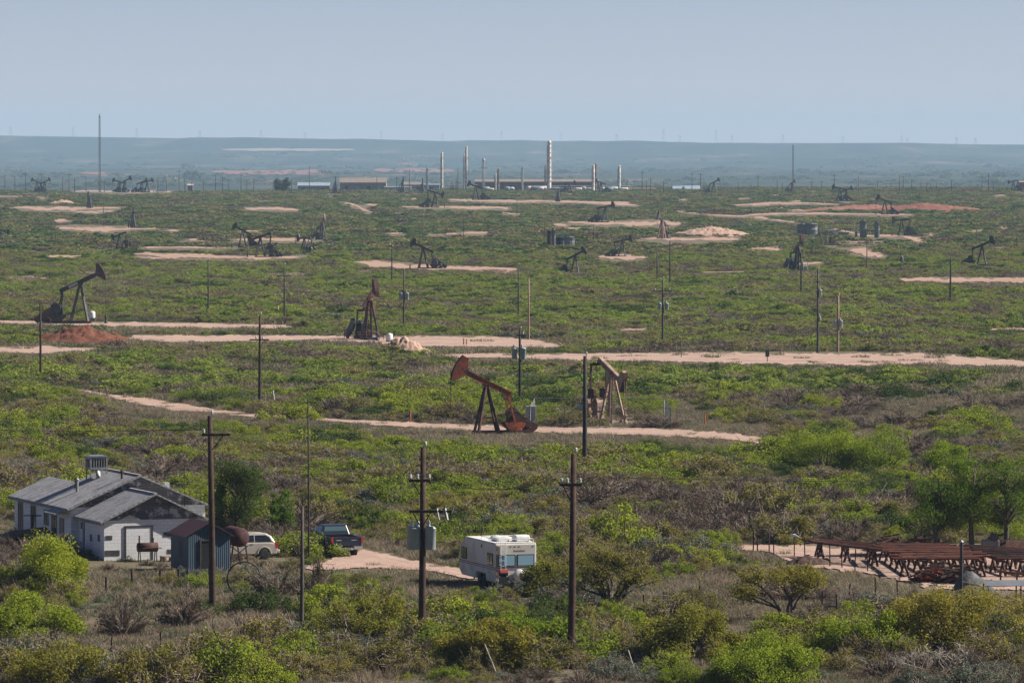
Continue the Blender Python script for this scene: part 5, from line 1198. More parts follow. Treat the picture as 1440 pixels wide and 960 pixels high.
# ------------------------------------------------------------------ trees and large hand placed shrubs
def skeleton(seed, nstem, spread, depth, up, seglen=1.0, base=.05):
    g = random.Random(seed); br = []; tips = []
    def grow(p, d, l, r, lev):
        pts = [p]; rs = [r]; q = Vector(p); dd = Vector(d)
        for i in range(3):
            dd = (dd + Vector((g.uniform(-1,1),g.uniform(-1,1),g.uniform(-.6,1)*up))*.28).normalized()
            q = q + dd*l/3; pts.append(Vector(q)); rs.append(r*(1-.18*(i+1)))
        br.append((pts,rs))
        if lev == 0:
            tips.append(pts[-1]); tips.append(pts[-2]); return
        if lev == 1: tips.append(pts[-1])
        for k in range(g.choice((2,3,3)) if lev > 1 else g.choice((2,3,4))):
            s_ = pts[g.choice((2,3,3))]
            nd_ = (dd + Vector((g.uniform(-1,1),g.uniform(-1,1),g.uniform(-.5,.9)*up))*spread).normalized()
            grow(Vector(s_), nd_, l*g.uniform(.6,.85), r*.55, lev-1)
    for s_ in range(nstem):
        a = 2*PI*(s_+g.random())/nstem; t = spread*(.25 if nstem == 1 else .8)*g.uniform(.5,1)
        grow(Vector((base*math.cos(a),base*math.sin(a),0)), Vector((math.cos(a)*t,math.sin(a)*t,1)).normalized(), seglen, .06, depth)
    return br, tips
def tree(seed, H, Wd, nstem=1, spread=.7, depth=3, up=.6, nleaf=5000, leaf=.10, sig=.11, rad=1.0, lmat='tree', bmat='bark', twig=0, Dp=None, trunk=1.0, droop=0, asp=.62, cone=None):
    br, tips = skeleton(seed, nstem, spread, depth, up, trunk)
    allp = np.array([p for pts,_ in br for p in pts]); mn = allp.min(0); mx = allp.max(0)
    cx = (mn+mx)/2; Dp = Dp or Wd
    sc = np.array([Wd/(mx[0]-mn[0]), Dp/(mx[1]-mn[1]), H*.93/(mx[2])])
    basep = np.array([0,0,0.])
    def tr(p): return Vector(((p[0])*sc[0],(p[1])*sc[1],p[2]*sc[2]))
    t = MB(); k = H*rad
    for pts, rs in br: t.path([tr(p) for p in pts],[max(.008,r*k*.5) for r in rs],5 if rs[0]*k>.05 else 3)
    g = np.random.default_rng(seed)
    T = np.array([tr(p) for p in tips])
    if twig:
        idx = g.integers(0,len(T),twig); D = g.normal(size=(twig,3)); D[:,2] = abs(D[:,2])*.8+.2
        t.twigs(T[idx]+g.normal(size=(twig,3))*.08, T[idx]+D*H*.07, .018, g)
    c = MB()
    wts = g.gamma(1.3,1.0,len(T)); wts /= wts.sum()
    idx = g.choice(len(T), nleaf, p=wts); s_ = np.array([Wd,Dp,H*.8])*sig
    L = T[idx] + g.normal(size=(nleaf,3))*s_*g.uniform(.4,1.1,(nleaf,1))
    if droop: L[:,2] -= droop*np.abs(g.normal(size=nleaf))
    L = L[(L[:,2]>.04)]
    c.leaves(L, leaf, asp, g)
    return t, c
def crown(seed, H, Wd, nstem=1, nleaf=5000, leaf=.12, nc=40, low=.22, Dp=None, lmat='tree', bmat='bark', twig=0, tr=.12, dome=False, sig=.5):
    """trunk(s), limbs to leaf clumps spread through an uneven crown"""
    g = np.random.default_rng(seed); rr = random.Random(seed); Dp = Dp or Wd
    C = []; tries = 0
    while len(C) < nc and tries < 20000:
        tries += 1
        p = g.uniform(-1,1,3); a = math.atan2(p[1],p[0]); lump = 1+.22*math.sin(a*2+seed)+.14*math.sin(a*3+seed*1.7)
        if dome:
            p[2] = abs(p[2]); r = math.hypot(p[0],p[1])/lump
            if r*r+p[2]**2 > 1 or (r*r+p[2]**2 < .28): continue
            q = np.array([p[0]*Wd/2,p[1]*Dp/2,H*(.10+.80*p[2])])
        else:
            r = math.hypot(p[0],p[1])/lump; zz = (p[2]+1)/2; wmax = math.sqrt(max(0,1-((zz-.42)/.62)**2))
            if r > wmax or r < wmax*.25*g.random(): continue
            q = np.array([p[0]*Wd/2,p[1]*Dp/2,H*(low+(.94-low)*zz)])
        if any(np.linalg.norm((q-c)/np.array([Wd,Dp,H*.9])) < .055 for c in C): continue
        C.append(q)
    C = np.array(C); t = MB()
    if dome:
        for i in range(len(C)):
            b = Vector((C[i,0]*.10,C[i,1]*.10,-.05)); e = Vector(C[i]); m = b.lerp(e,.5)+Vector((rr.uniform(-.12,.12)*Wd*.3,rr.uniform(-.1,.1)*Dp*.3,.06*H))
            k = .5+rr.random(); t.path([b,b.lerp(m,.5)+Vector((rr.uniform(-.08,.08),0,0)),m,e],[.05*k*H/2.5,.042*k*H/2.5,.03*k*H/2.5,.01],4)
    else:
        for s_ in range(nstem):
            ox = (s_-(nstem-1)/2)*.5; pts = [Vector((ox*.3,0,-.1)),Vector((ox*.7+rr.uniform(-.1,.1),0,H*low*.9)),Vector((ox+rr.uniform(-.15,.15),rr.uniform(-.1,.1),H*.5)),Vector((ox*1.2+rr.uniform(-.2,.2),0,H*.82))]
            t.path(pts,[tr*1.25,tr,tr*.65,tr*.2],8)
            for i in range(s_,len(C),nstem):
                zb = max(H*low*.85,min(H*.78,C[i,2]-.12*H-.25*math.hypot(C[i,0],C[i,1]))); f = (zb-H*low*.9)/(H*.82-H*low*.9); b = pts[1].lerp(pts[3],max(0,f)); e = Vector(C[i]); m = b.lerp(e,.5)+Vector((0,0,.05*H))
                t.path([b,m,e],[tr*.42,tr*.28,.012],4)
    if twig:
        i = g.integers(0,len(C),twig); A = C[i]*(.45+.55*g.random((twig,1)))+g.normal(size=(twig,3))*.06; D = C[i]*np.array([.5,.5,.35])/H+g.normal(size=(twig,3))*.4; D[:,2] = abs(D[:,2])*.8; t.twigs(A,A+D*.45,.02,g)
    c = MB(); w = g.gamma(2.0,1.0,len(C)); w /= w.sum(); idx = g.choice(len(C),nleaf,p=w)
    cs = (Wd*Dp*H/len(C))**(1/3)*sig*g.uniform(.7,1.25,len(C)); D = g.normal(size=(nleaf,3)); D /= (np.linalg.norm(D,axis=1)[:,None]+1e-9); D *= g.random((nleaf,1))**.45*1.25
    D[:,2] *= .8; L = C[idx]+D*cs[idx][:,None]; L = L[L[:,2]>.03]; c.leaves(L,leaf,.66,g,.3)
    return t, c
def put_tree(name, label, cat, px, py, seed, H, Wd, trunkname='trunk', group=None, rz=0, mode='crown', **kw):
    lm, bm_ = kw.get('lmat','tree'), kw.get('bmat','bark')
    if mode == 'skel':
        t, c = tree(seed, H, Wd, **kw)
    else: t, c = crown(seed, H, Wd, **kw)
    o = thing(name,label,cat,P(px,py),rz,group); t.build(trunkname,M[bm_],o); c.build('crown',M[lm],o); return o
put_tree('shade_tree','dark bushy evergreen tree behind the blue shed and car','tree',333,757,21,5.2,3.6,nleaf=20900,leaf=.105,lmat='dark')
put_tree('poplar_sapling','slender leafy sapling between the house gable and the dark evergreen','tree',309,757,22,3.7,.75,nleaf=4940,leaf=.105,lmat='tree',low=.06,tr=.04,nc=22,sig=.55)
put_tree('poplar_sapling','slender leafy sapling behind the car, left of a leafier one','tree',386,757,23,2.9,.7,nleaf=3230,leaf=.105,lmat='tree',low=.06,tr=.04,nc=22,sig=.55)
put_tree('poplar_sapling','slender leafy sapling right of the car','tree',402,760,24,3.5,.9,nleaf=5320,leaf=.105,lmat='tree',low=.06,tr=.04,nc=22,sig=.55)
put_tree('bare_sapling','bare pale stem tree standing behind the car','tree',381,752,25,4.3,.9,spread=.22,nleaf=120,leaf=.08,up=1.5,bmat='twig',twig=200,rad=.45,mode='skel')
put_tree('shade_tree','leafy green tree with one dark trunk behind the middle pipe rack, left one of three','tree',1318,781,31,5.0,3.9,nleaf=11000,low=.32,sig=.50,nc=52,tr=.14,leaf=.105,lmat='tree',twig=300)
put_tree('shade_tree','tallest leafy green tree at the right, its trunk behind the right rack','tree',1367,780,32,6.1,3.3,nleaf=11000,low=.36,sig=.50,nc=52,tr=.14,leaf=.105,lmat='tree',twig=300)
put_tree('shade_tree','leafy green tree at the right edge behind the engine block','tree',1415,779,33,6.0,4.4,nleaf=14000,low=.32,sig=.50,nc=52,tr=.14,leaf=.105,lmat='tree')
put_tree('large_mesquite','very wide bright green mesquite behind the yard, biggest shrub on the right','shrub',1160,664,41,3.3,8.6,nleaf=32300,leaf=.105,lmat='mesq',Dp=6,dome=True)
put_tree('large_mesquite','bright green mesquite with dark bare limbs at the right end of the widest shrub','shrub',1240,668,42,3.6,5.2,nleaf=14250,leaf=.105,lmat='mesq',Dp=5,twig=500,dome=True)
put_tree('large_mesquite','domed bright green mesquite with dark forked stem above the three leafy trees','shrub',1330,668,43,2.9,5.0,nleaf=17100,leaf=.105,lmat='mesq',Dp=4.5,dome=True)
put_tree('bare_branched_mesquite','sprawling mesquite with bare dark limbs right of the tall pole with the short arm','shrub',858,857,44,3.9,5.6,nleaf=8170,leaf=.105,lmat='olive',bmat='twig2',Dp=4.0,twig=1500,mode='skel',nstem=8,spread=1.05,sig=.055,rad=1.3)
put_tree('bare_branched_mesquite','thin olive mesquite leaning over a twisted dark trunk, right of the pale clearing','shrub',1108,872,45,3.2,4.6,nleaf=9120,leaf=.105,lmat='olive',bmat='twig2',Dp=3.6,twig=900,mode='skel',nstem=5,spread=1.0,sig=.065,rad=1.3)
put_tree('large_mesquite','wide olive mesquite thicket filling the bottom right below the tarpaulin','shrub',1345,922,46,3.6,7.8,nleaf=26600,leaf=.105,lmat='olive',bmat='twig',Dp=5,twig=2600,dome=True)
put_tree('large_mesquite','bright mesquite at the left end of the bottom right thicket','shrub',1222,925,47,2.6,4.6,nleaf=15200,leaf=.105,lmat='mesq',bmat='twig2',Dp=4,twig=700,dome=True)
put_tree('large_mesquite','bright yellow green mesquite right in front of the white house','shrub',62,842,48,3.5,5.6,nleaf=25650,leaf=.105,lmat='mesq',Dp=4.5,dome=True)
put_tree('large_mesquite','rounded bright green mesquite at the left edge below the house','shrub',42,898,49,2.2,5.2,nleaf=22800,leaf=.105,lmat='mesq',bmat='twig2',Dp=4,dome=True)
put_tree('large_mesquite','low olive mesquite in the bottom left corner','shrub',95,965,50,2.0,5.8,nleaf=14250,leaf=.105,lmat='olive',bmat='twig2',Dp=4,twig=1200,dome=True)
put_tree('large_mesquite','low olive mesquite at the bottom edge beneath the foreground wire fence','shrub',250,964,51,1.9,4.6,nleaf=14250,leaf=.105,lmat='olive',bmat='twig2',Dp=4,twig=800,dome=True)
put_tree('large_mesquite','green mesquite at the foot of the short grey weathered pole','shrub',420,931,52,1.6,2.9,nleaf=12350,leaf=.105,lmat='mesq',bmat='twig2',Dp=2.6,dome=True)
put_tree('large_mesquite','wide olive mesquite left of the transformer pole base','shrub',500,905,53,2.6,5.0,nleaf=19000,leaf=.105,lmat='olive',bmat='twig',Dp=4,twig=1800,dome=True)
put_tree('large_mesquite','wide olive green mesquite right of the transformer pole base','shrub',690,940,54,2.4,5.6,nleaf=23750,leaf=.105,lmat='olive',bmat='twig2',Dp=4,twig=900,dome=True)
put_tree('large_mesquite','bushy olive mesquite at the bottom edge right of the tall pole with the short arm','shrub',965,930,55,2.7,6.0,nleaf=21850,leaf=.105,lmat='olive',bmat='twig2',Dp=4,twig=1400,dome=True)
put_tree('large_mesquite','bright mesquite at the bottom edge below the pale clearing','shrub',1075,962,56,2.2,5.4,nleaf=19950,leaf=.105,lmat='mesq',bmat='twig2',Dp=4,dome=True)
put_tree('large_mesquite','olive mesquite left of the base of the tall pole with the short arm','shrub',728,925,57,2.3,4.2,nleaf=14250,leaf=.105,lmat='mesq',bmat='twig2',Dp=3.4,twig=600,dome=True)
put_tree('large_mesquite','olive bush at the front right corner of the camper','shrub',775,838,58,2.1,2.9,nleaf=9880,leaf=.105,lmat='olive',bmat='twig2',Dp=3,twig=700,dome=True)
put_tree('large_mesquite','bright yellow bush in the scrub right of the bare branched mesquite','shrub',948,792,59,1.2,2.6,nleaf=7980,leaf=.105,lmat='mesq',Dp=2.2,dome=True)
put_tree('large_mesquite','yellow green bush behind the transformers, left of the camper','shrub',618,742,60,2.1,4.6,nleaf=13300,leaf=.105,lmat='olive',Dp=3.4,dome=True)
HERO_DRY = globals().get('HERO_DRY',[]); HERO_DRY.append(('large bare brown shrub below the boarded door of the house',172,892,1.9,2.9))
HERO_DRY = globals().get('HERO_DRY',[]); HERO_DRY.append(('large bare brown shrub left of the base of the brown pole by the shed',262,880,2.0,3.0))
HERO_DRY = globals().get('HERO_DRY',[]); HERO_DRY.append(('tall bare brown shrub beside the short grey weathered pole',440,842,2.3,2.8))
HERO_DRY = globals().get('HERO_DRY',[]); HERO_DRY.append(('brown bare shrub around the iron hoop',385,842,1.9,3.6))
put_tree('dead_branches','pale dead branches lying at the bottom edge of the right thicket','dead branches',1308,958,66,1.9,3.6,nstem=5,spread=1.2,nleaf=10,leaf=.05,bmat='deadwood',lmat='brownl',twig=260,Dp=1.6,rad=.5,mode='skel')
put_tree('dead_branches','white dead stem rising in the bottom right thicket','dead branches',1356,948,67,1.6,.9,nstem=1,spread=.5,nleaf=10,leaf=.05,bmat='deadwood',lmat='brownl',twig=60,Dp=.6,rad=.7,mode='skel')
put_tree('shade_tree','dark green tree on the ridge left of the small tan shed, broader one of two','tree',393,270.5,71,7.2,5.4,nleaf=3500,leaf=.5,lmat='dark')
put_tree('shade_tree','dark green tree on the ridge left of the small tan shed, narrower one of two','tree',403,270.5,72,7.6,3.4,nleaf=2500,leaf=.5,lmat='dark')

# ------------------------------------------------------------------ scrub prototypes
def bushmesh(kind, seed, lod):
    g = np.random.default_rng(seed*13+lod); rr = random.Random(seed)
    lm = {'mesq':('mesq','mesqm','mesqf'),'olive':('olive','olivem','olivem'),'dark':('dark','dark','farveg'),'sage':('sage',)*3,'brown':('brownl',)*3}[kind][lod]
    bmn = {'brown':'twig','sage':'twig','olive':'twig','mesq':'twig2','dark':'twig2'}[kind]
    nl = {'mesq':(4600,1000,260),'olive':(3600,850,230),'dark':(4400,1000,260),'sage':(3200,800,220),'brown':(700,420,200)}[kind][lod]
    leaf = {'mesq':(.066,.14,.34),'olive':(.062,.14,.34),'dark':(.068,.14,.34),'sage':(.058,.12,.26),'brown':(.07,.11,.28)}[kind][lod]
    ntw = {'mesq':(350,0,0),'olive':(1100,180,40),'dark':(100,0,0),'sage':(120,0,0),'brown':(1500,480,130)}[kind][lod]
    nc = {'sage':26,'brown':30}.get(kind,34)
    H = {'mesq':1.0,'olive':1.05,'dark':.85,'sage':.72,'brown':.95}[kind]
    a = g.uniform(0,2*PI,nc); r = np.sqrt(g.uniform(0,1,nc))*(1+.18*np.sin(a*2+seed)+.12*np.sin(a*3+seed*2)); h = H*g.uniform(.30,1,nc)*(1-.55*r**2)
    el = 1+.35*math.sin(seed*3.1)
    C = np.stack([np.cos(a)*r*el, np.sin(a)*r/el, h],1)
    m = MB(); m.mat(0)
    nst = {0:nc,1:nc//3,2:0}[lod]
    for i in range(nst):
        b = Vector((C[i,0]*.12,C[i,1]*.12,-.02)); e = Vector(C[i]); q = b.lerp(e,.5)+Vector((rr.uniform(-.08,.08),rr.uniform(-.08,.08),.03+.1*rr.random()))
        m.path([b,q,e],[.022,.016,.008] if kind!='brown' else [.018,.012,.006],3)
    if ntw:
        i = g.integers(0,nc,ntw)
        if kind in ('brown',):
            f = g.uniform(.25,1,(ntw,1)); A = C[i]*f*np.array([.8,.8,.9]); D = C[i]*np.array([.5,.5,.6])+g.normal(size=(ntw,3))*.16; D[:,2] = np.abs(D[:,2])*.7+.05
            B = A+D*.62
        else:
            A = C[i]+g.normal(size=(ntw,3))*.08; B = A+g.normal(size=(ntw,3))*np.array([.16,.16,.16])
        B[:,2] = np.maximum(B[:,2],.03)
        m.twigs(A,B,(.016,.028,.06)[lod],g)
    m.mat(1)
    w = g.gamma(1.6,1,nc); w /= w.sum(); i = g.choice(nc,nl,p=w)
    sg = np.array([.20,.20,.19])*(1.0 if kind!='sage' else .85)
    D = g.normal(size=(nl,3)); D /= (np.linalg.norm(D,axis=1)[:,None]+1e-9); D *= g.random((nl,1))**.5*1.2
    L = C[i]+D*sg
    if kind in ('mesq','dark','sage'):      # skirts: fill down to the ground
        k = g.random(nl)<.18; L[k,2] *= g.uniform(.1,.9,k.sum())
    L[:,2] = np.maximum(L[:,2],.03)
    m.leaves(L,leaf,.62,g)
    return m.mesh(kind+'_shrub',[M[bmn],M[lm]])
KINDS = ['mesq','olive','dark','sage','brown']
KN = {'mesq':('green_mesquite','bright green mesquite bush'),'olive':('olive_mesquite','thin olive mesquite bush'),'dark':('dark_shrub','dark green leafy bush'),'sage':('sagebrush','pale grey green sagebrush'),'brown':('dry_shrub','bare brown twiggy bush')}
NV = 4
HI = {k:[bushmesh(k,s+1,0) for s in range(NV)] for k in KINDS}
MID = {k:[bushmesh(k,s+21,1) for s in range(3)] for k in KINDS}
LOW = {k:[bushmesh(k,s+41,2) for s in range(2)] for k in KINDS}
for lab,px_,py_,h_,w_ in HERO_DRY:
    o = link('dry_shrub',HI['brown'][int(px_)%NV]); o.location = P(px_,py_,-.03); o.scale = (w_/2.1,w_/2.4,h_/.95); o.rotation_euler = (0,0,px_); tag(o,lab,'bush')
def grassmesh(seed, n, R_, h, w, mats, green):
    g = np.random.default_rng(seed); m = MB()
    for mi,(cnt) in enumerate((int(n*(1-green)),int(n*green))):
        m.mat(mi); a = g.uniform(0,2*PI,cnt); r = np.sqrt(g.uniform(0,1,cnt))*R_
        A = np.stack([np.cos(a)*r,np.sin(a)*r,np.zeros(cnt)],1); D = g.normal(size=(cnt,3))*np.array([.55,.55,.0]); D[:,2] = 1
        m.twigs(A,A+D*h*g.uniform(.4,1.1,(cnt,1)),w,g)
    return m.mesh('grass_tuft',[M[x] for x in mats])
GR = [grassmesh(1,90,.42,.34,.022,('dryg','greeng'),.25),grassmesh(2,90,.45,.30,.022,('dryg','brownl'),.5),grassmesh(3,90,.42,.26,.022,('greeng','sage'),.5),grassmesh(4,110,.5,.42,.02,('dryg','brownl'),.3)]
GRM = [grassmesh(11,120,1.0,.36,.05,('dryg','greeng'),.3),grassmesh(12,120,1.0,.30,.05,('brownl','dryg'),.5),grassmesh(13,120,1.0,.30,.05,('greeng','dark'),.4)]

# ------------------------------------------------------------------ where the scrub grows
def on_strip(px, py, pat=True):
    m = np.zeros(len(px),bool)
    for q,(xs,t,b) in enumerate(STRIPS+(PATCHES if pat else [])):
        T = np.interp(px,xs,t,left=1e9,right=1e9); B = np.interp(px,xs,b,left=-1e9,right=-1e9)
        h = (py>T-.1*(B-T))&(py<B+.05*(B-T))
        if q >= len(STRIPS): h &= np.sin(px*91.7+py*37.3) > -.45
        m |= h
    return m
KEEP = []      # (x, y, radius) kept clear of scrub
def clear(p, r): KEEP.append((p[0],p[1],r))
for px,py,r in ((412,788,2),(425,796,1.8),(395,790,1.5),(299,862,1.6),(299,872,1.6),(593,922,1.5),(590,934,1.6),(803,945,1.5),(803,957,1.6),(424,901,1.0),(130,792,2.2),(160,797,2.2),(185,798,2),(215,800,2),(568,499,3),(345,840,1),(20,775,2.5),(90,775,4),(150,770,4.5),(200,770,4.5),(260,765,4),(290,770,3),(235,790,2),(270,790,2),(290,797,2.2),(185,792,1.2),(225,792,1.2),(333,796,1.3),(366,785,1.6),(340,778,2.2),(470,775,2.6),(488,782,1.8),(700,815,2.4),(725,829,2.3),(690,800,2.5),(705,842,1.6),(728,842,1.6),(745,840,1.5),(670,825,1.8),(655,815,1.5),(1250,792,4),(1290,800,5),(1340,800,5),(1400,803,5),(1371,834,1.7),(1425,846,2.2),(684,610,2.4),(705,610,2.5),(735,610,2),(860,594,4),(845,594,3)): clear(P(px,py),r)
# screens: pumps etc. are kept free of tall scrub right in front
def free(X,Y,pumps=True):
    m = np.ones(len(X),bool)
    for px,py,sc in (PUMPS if pumps else []):
        ry = max(4.0,py*.030); m &= ((X-px)/(4.2*sc))**2+((Y-py+ry*.8)/ry)**2 > 1
    for x,y,r in KEEP: m &= (X-x)**2+(Y-y)**2 > r*r
    return m
def kindpick(X,Y,px,py,g):
    n = len(X); u = np.clip(.5+.8*(vnoise(X/14,Y/34,5)-.5)+1.2*(vnoise(X/4.2,Y/9,6)-.5)+g.uniform(-.22,.22,n),0,.999)
    W_ = np.zeros((n,5))                              # mesq olive dark sage brown
    def setw(mask,w): W_[mask] = w
    setw(py>=825,(.26,.27,.04,.25,.18)); setw((py>=700)&(py<825),(.32,.22,.10,.14,.22)); setw((py>=620)&(py<700),(.42,.18,.10,.10,.20))
    setw((py>=520)&(py<620),(.44,.18,.10,.08,.20)); setw((py>=380)&(py<520),(.42,.26,.09,.06,.17)); setw((py<380),(.30,.26,.14,.10,.20))
    r_ = (px>1180)&(py>540)&(py<660); setw(r_,(.20,.14,.05,.12,.49))
    setw((px>100)&(px<430)&(py>788)&(py<862),(.05,.12,.03,.45,.35)); ordr = [4,3,1,0,2]; cw = np.cumsum(W_[:,ordr],1); k = (u[:,None]>cw/cw[:,-1:]).sum(1)
    return np.array(ordr)[np.clip(k,0,4)]
def candidates(d0,d1,spacing,g,margin=1.28):
    ys = np.arange(d0,d1,spacing); out_=[]
    xm = d1*.09*margin; xs = np.arange(-xm,xm,spacing)
    X,Y = np.meshgrid(xs,ys); X = X.ravel()+g.uniform(-.5,.5,X.size)*spacing; Y = Y.ravel()+g.uniform(-.5,.5,Y.size)*spacing
    m = np.abs(X) < Y*.09*margin+2
    return X[m],Y[m]
def place(d0,d1,spacing,seed,cover,smin,smax,hgt):
    g = np.random.default_rng(seed); X,Y = candidates(d0,d1,spacing,g); Z = terrain(X,Y); px,py = proj(X,Y,Z)
    dens = vnoise(X/17,Y/40,9)*.30+vnoise(X/5,Y/13,10)*.42+vnoise(X/2.3,Y/5,14)*.28
    cv = np.full(len(X),cover); cv = np.where(py>790,cv*.86,cv); cv = np.where((py>862)&(py<915)&(px>-10)&(px<400),.12,cv)
    cv = np.where((px>880)&(px<1130)&(py>815)&(py<910),.26,cv); cv = np.where((px>1180)&(py>545)&(py<650),.45,cv); cv = np.where((px>100)&(px<330)&(py>790)&(py<840),.6,cv)
    cv = np.where((py>515)&(py<700),cv*.77,cv); cv = cv*(.80+.4*vnoise(X/45,Y/110,12)); keep = (dens*1.5-.25 + g.uniform(-.2,.2,len(X))) > (1-cv)*1.0
    S_ = smin+(smax-smin)*g.beta(1.2,2.9,len(X))*(0.55+.9*dens)
    ns = (np.sin(px*57.1+py*91.3) > .80)&(py<440); keep &= (~on_strip(px,py) | ns) & free(X,Y)
    keep &= ~((px>58)&(px<172)&(py>457)&(py<489)&(py>457+(px-110)*.12))
    S_ = np.where((py<720)&(py>500),S_*1.12,S_); S_ = np.where(py>790,S_*.86,S_); yd = (px>100)&(px<430)&(py>788)&(py<862); S_ = np.where(yd,S_*.55,S_)
    hs = S_*hgt*FPX/Y                                         # pixel height: keep roads and pads visible
    hw = S_*.7*FPX/Y
    for f in (.3,.6,.9):
        for sx in (-1,0,1):
            hit = on_strip(px+sx*hw,py-f*hs); drop = hit & (g.random(len(X))<(.9 if sx==0 else .6)); keep &= ~drop
    for sx in (-1,1):
        hit = on_strip(px+sx*hw,py); keep &= ~(hit & (g.random(len(X))<.5))
    X,Y,Z,px,py,S_ = (v[keep] for v in (X,Y,Z,px,py,S_))
    return X,Y,Z,px,py,S_,kindpick(X,Y,px,py,g),g
def scatter(name,label,cat,P3,vid,rot,scl,protos):
    me = bpy.data.meshes.new(name); me.from_pydata(P3.tolist(),[],[])
    a = me.attributes.new('vid','INT','POINT'); a.data.foreach_set('value',vid.astype(np.int32))
    a = me.attributes.new('rot','FLOAT_VECTOR','POINT'); a.data.foreach_set('vector',rot.astype(np.float32).ravel())
    a = me.attributes.new('scl','FLOAT_VECTOR','POINT'); a.data.foreach_set('vector',scl.astype(np.float32).ravel())
    o = link(name,me); tag(o,label,cat,None,'stuff')
    ng = bpy.data.node_groups.new(name,'GeometryNodeTree'); ng.interface.new_socket('Geometry',in_out='INPUT',socket_type='NodeSocketGeometry'); ng.interface.new_socket('Geometry',in_out='OUTPUT',socket_type='NodeSocketGeometry')
    I = ng.nodes.new('NodeGroupInput'); O = ng.nodes.new('NodeGroupOutput'); J = ng.nodes.new('GeometryNodeJoinGeometry'); L = ng.links
    def attr(nm,t):
        n = ng.nodes.new('GeometryNodeInputNamedAttribute'); n.data_type = t; n.inputs[0].default_value = nm; return n.outputs[0]
    vi, ro, sc_ = attr('vid','INT'), attr('rot','FLOAT_VECTOR'), attr('scl','FLOAT_VECTOR')
    for k,p in enumerate(protos):
        c = ng.nodes.new('FunctionNodeCompare'); c.data_type='INT'; c.operation='EQUAL'; L.new(vi,c.inputs[2]); c.inputs[3].default_value = k
        oi = ng.nodes.new('GeometryNodeObjectInfo'); oi.transform_space='ORIGINAL'; oi.inputs['Object'].default_value = p; oi.inputs['As Instance'].default_value = True
        ip = ng.nodes.new('GeometryNodeInstanceOnPoints'); L.new(I.outputs[0],ip.inputs['Points']); L.new(c.outputs[0],ip.inputs['Selection']); L.new(oi.outputs['Geometry'],ip.inputs['Instance'])
        L.new(ro,ip.inputs['Rotation']); L.new(sc_,ip.inputs['Scale']); L.new(ip.outputs[0],J.inputs[0])
    L.new(J.outputs[0],O.inputs[0])
    md = o.modifiers.new('scatter','NODES'); md.node_group = ng
    return o
def zfac(X,Y,Z):
    py = proj(X,Y,Z)[1]; return .66+.34*sstep((py-640)/190)
def zone(px,py):
    if py >= 838: return 'below the white house' if px<335 else 'around the base of the short grey pole' if px<560 else 'between the two tall foreground poles' if px<800 else 'right of the tall pole with the short arm' if px<1110 else 'in the bottom right below the pipe yard'
    if py >= 700: return 'around the white house' if px<420 else 'around the pickup and the camper' if px<800 else 'between the camper and the pipe racks' if px<1110 else 'around the pipe racks'
    return 'behind the white house' if px<480 else 'below the rusty red pump jack' if px<810 else 'right of the black bare pole' if px<1090 else 'behind the leafy trees at right'
# near zone: biggest ones are individual objects
X,Y,Z,px,py,S_,K,g = place(258,560,1.55,101,.64,.45,3.1,.75)
vis = (px>-30)&(px<1470)&(py<985)
size = np.where(vis, S_*FPX/Y, 0); order = np.argsort(-size)
cnt = {k:0 for k in range(5)}; LIM = 150
indiv = []; first = {}
for i in order:
    k = K[i]
    if vis[i] and cnt[k] < LIM: indiv.append(i); cnt[k] += 1
isind = np.zeros(len(X),bool); isind[indiv] = True
for i in indiv:
    k = KINDS[K[i]]; nm, lab = KN[k]; v = int(g.integers(0,NV)); o = link(nm,HI[k][v]); s_ = float(S_[i])*.85
    o.location = (X[i],Y[i],Z[i]-.03); o.rotation_euler = (0,0,float(g.uniform(0,6.28))); o.scale = (s_*float(g.uniform(.9,1.2)),s_*float(g.uniform(.9,1.2)),s_*float(g.uniform(.8,1.1))*float(zfac(X[i],Y[i],Z[i])))
    zn = zone(px[i],py[i]); tag(o,lab+' '+zn,'bush',lab+'es '+zn); first.setdefault((k,v),o)
def protos_for(tab, n, near, kindlab):
    ps = []
    return ps
def proto_obj(mesh, nm, label, group, pxy, s_=1.0, kind=None, cat='bush'):
    o = link(nm,mesh); o.location = P(*pxy); o.scale = (s_,)*3; tag(o,label,cat,group,kind); return o
prot = []
for k in KINDS:
    for v in range(NV):
        if (k,v) not in first: first[(k,v)] = proto_obj(HI[k][v],KN[k][0],KN[k][1]+' '+zone(640,700),KN[k][1]+'es '+zone(640,700),(560+rng.uniform(0,200),690))
        prot.append(first[(k,v)])
def emit(name,label,X,Y,Z,S_,vid,g,protos,zs=(.75,1.1),tilt=.06,cat='scrub',zf=None):
    n = len(X); S0 = S_; S_ = S_*1.0; rot = np.stack([g.normal(size=n)*tilt,g.normal(size=n)*tilt,g.uniform(0,6.28,n)],1); a = g.uniform(.85,1.2,(n,2)); scl = np.stack([S_*a[:,0],S_*a[:,1],S_*g.uniform(*zs,n)*(1 if zf is None else zf)],1)
    return scatter(name,label,cat,np.stack([X,Y,Z-.03],1),vid,rot,scl,protos)
r = ~isind
emit('near_scrub','smaller mixed green, grey and brown bushes filling the gaps in the near scrub',X[r],Y[r],Z[r],S_[r]*.85,K[r]*NV+g.integers(0,NV,r.sum()),g,prot,zf=zfac(X[r],Y[r],Z[r]))
print('near bushes',len(X),'indiv',len(indiv))
# small low plants of the near zone
X,Y,Z,px,py,S_,K,g = place(258,470,.95,131,.62,.28,.7,1.0)
emit('low_scrub','low small bushes and weeds between the near bushes',X,Y,Z,S_,K*NV+g.integers(0,NV,len(X)),g,prot,zf=zfac(X,Y,Z)); print('low',len(X))
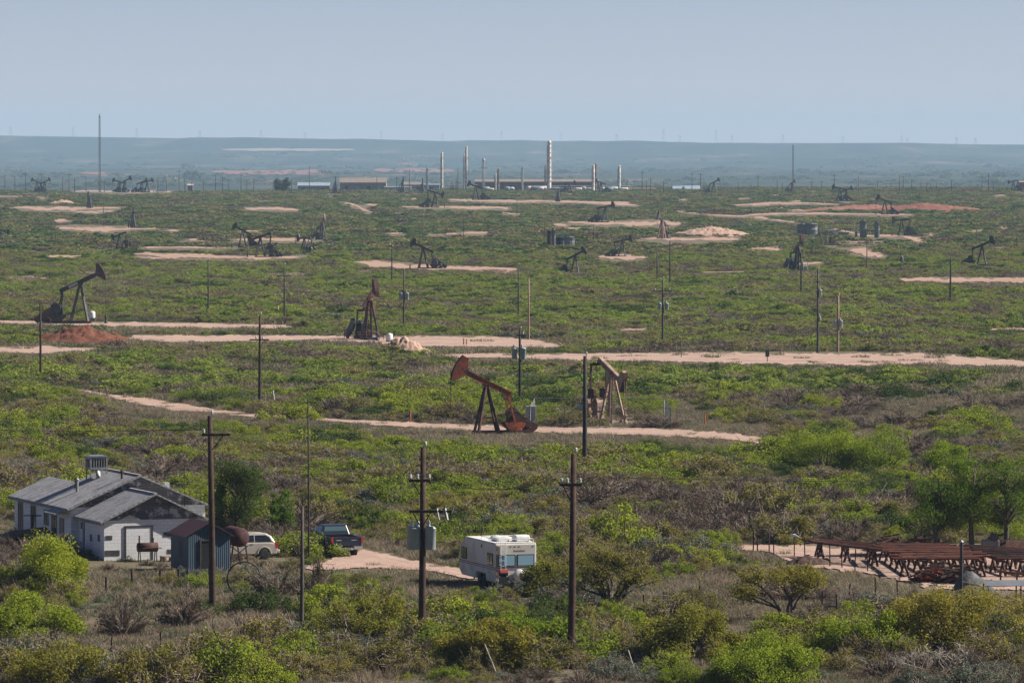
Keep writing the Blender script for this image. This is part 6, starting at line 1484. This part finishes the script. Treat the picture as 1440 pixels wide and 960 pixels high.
# middle zone
mp = []
for k in KINDS:
    for v in range(3):
        q = (rng.uniform(1000,1400),rng.uniform(522,560)) if v else (rng.uniform(200,500),rng.uniform(520,545))
        mp.append(proto_obj(MID[k][v],KN[k][0],KN[k][1]+' in the scrub below the dirt road',KN[k][1]+'es in the scrub below the dirt road',q,1.1))
X,Y,Z,px,py,S_,K,g = place(545,1320,1.75,102,.72,.5,2.4,.55)
emit('middle_scrub','mixed green and brown bushes covering the middle of the oil field',X,Y,Z,S_,K*3+g.integers(0,3,len(X)),g,mp,(.36,.64)); print('mid',len(X))
lp = []
for k in KINDS:
    for v in range(2): lp.append(proto_obj(LOW[k][v],KN[k][0],KN[k][1]+' in the scrub above the well pad',KN[k][1]+'es in the scrub above the well pad',(rng.uniform(150,1300),rng.uniform(400,440)),1.3))
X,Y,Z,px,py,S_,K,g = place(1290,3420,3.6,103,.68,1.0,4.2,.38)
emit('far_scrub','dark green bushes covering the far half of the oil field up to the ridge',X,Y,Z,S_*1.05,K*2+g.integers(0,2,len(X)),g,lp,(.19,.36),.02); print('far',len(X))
# dots of trees and brush in the hazy valley
g = np.random.default_rng(77); n = 5200; Yv = np.exp(g.uniform(math.log(4900),math.log(13500),n)); Xv = g.uniform(-1,1,n)*Yv*.115
kq = vnoise(Xv/160,Yv/700,31)+.5*vnoise(Xv/50,Yv/200,32); m = kq>.72; Xv,Yv = Xv[m],Yv[m]
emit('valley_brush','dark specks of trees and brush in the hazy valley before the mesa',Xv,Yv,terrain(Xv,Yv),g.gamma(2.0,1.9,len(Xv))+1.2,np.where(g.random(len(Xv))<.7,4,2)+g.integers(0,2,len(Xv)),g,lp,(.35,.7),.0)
# grass
gp = [proto_obj(GR[i],'grass_tuft','tuft of dry and green grass between the near bushes','grass tufts between the near bushes',(300+i*37,905),1.2,'stuff','grass') for i in range(4)]
def grass(name,label,d0,d1,sp,seed,protos,s0,s1,nk):
    g = np.random.default_rng(seed); X,Y = candidates(d0,d1,sp,g,1.2); Z = terrain(X,Y); px,py = proj(X,Y,Z)
    keep = ~on_strip(px,py) & (vnoise(X/3.1,Y/4.5,41)*.6+vnoise(X/12,Y/20,42)*.4+g.uniform(-.2,.2,len(X))>.27)
    on = on_strip(px,py) & (g.random(len(X))<.035) & (py>480); keep = (keep & free(X,Y,False)) | on
    X,Y,Z,px,py = (v[keep] for v in (X,Y,Z,px,py)); n = len(X)
    u = np.clip(vnoise(X/7,Y/12,43)*1.3-.15+g.uniform(-.25,.25,n),0,.999); vid = (u*nk).astype(int)
    print(name,n)
    return emit(name,label,X,Y,Z,g.uniform(s0,s1,n),vid,g,protos,(.6,1.2),.05,'grass')
grass('dry_grass','dry tan and green grass covering the near ground',258,560,.72,201,gp,.6,1.25,4)
gm = [proto_obj(GRM[i],'grass_patch','patch of dry grass in the middle scrub','grass patches in the middle scrub',(520+i*61,640),1.0,'stuff','grass') for i in range(3)]
grass('middle_grass','dry grass between the bushes in the middle of the oil field',540,1150,1.7,202,gm,.8,1.5,3)
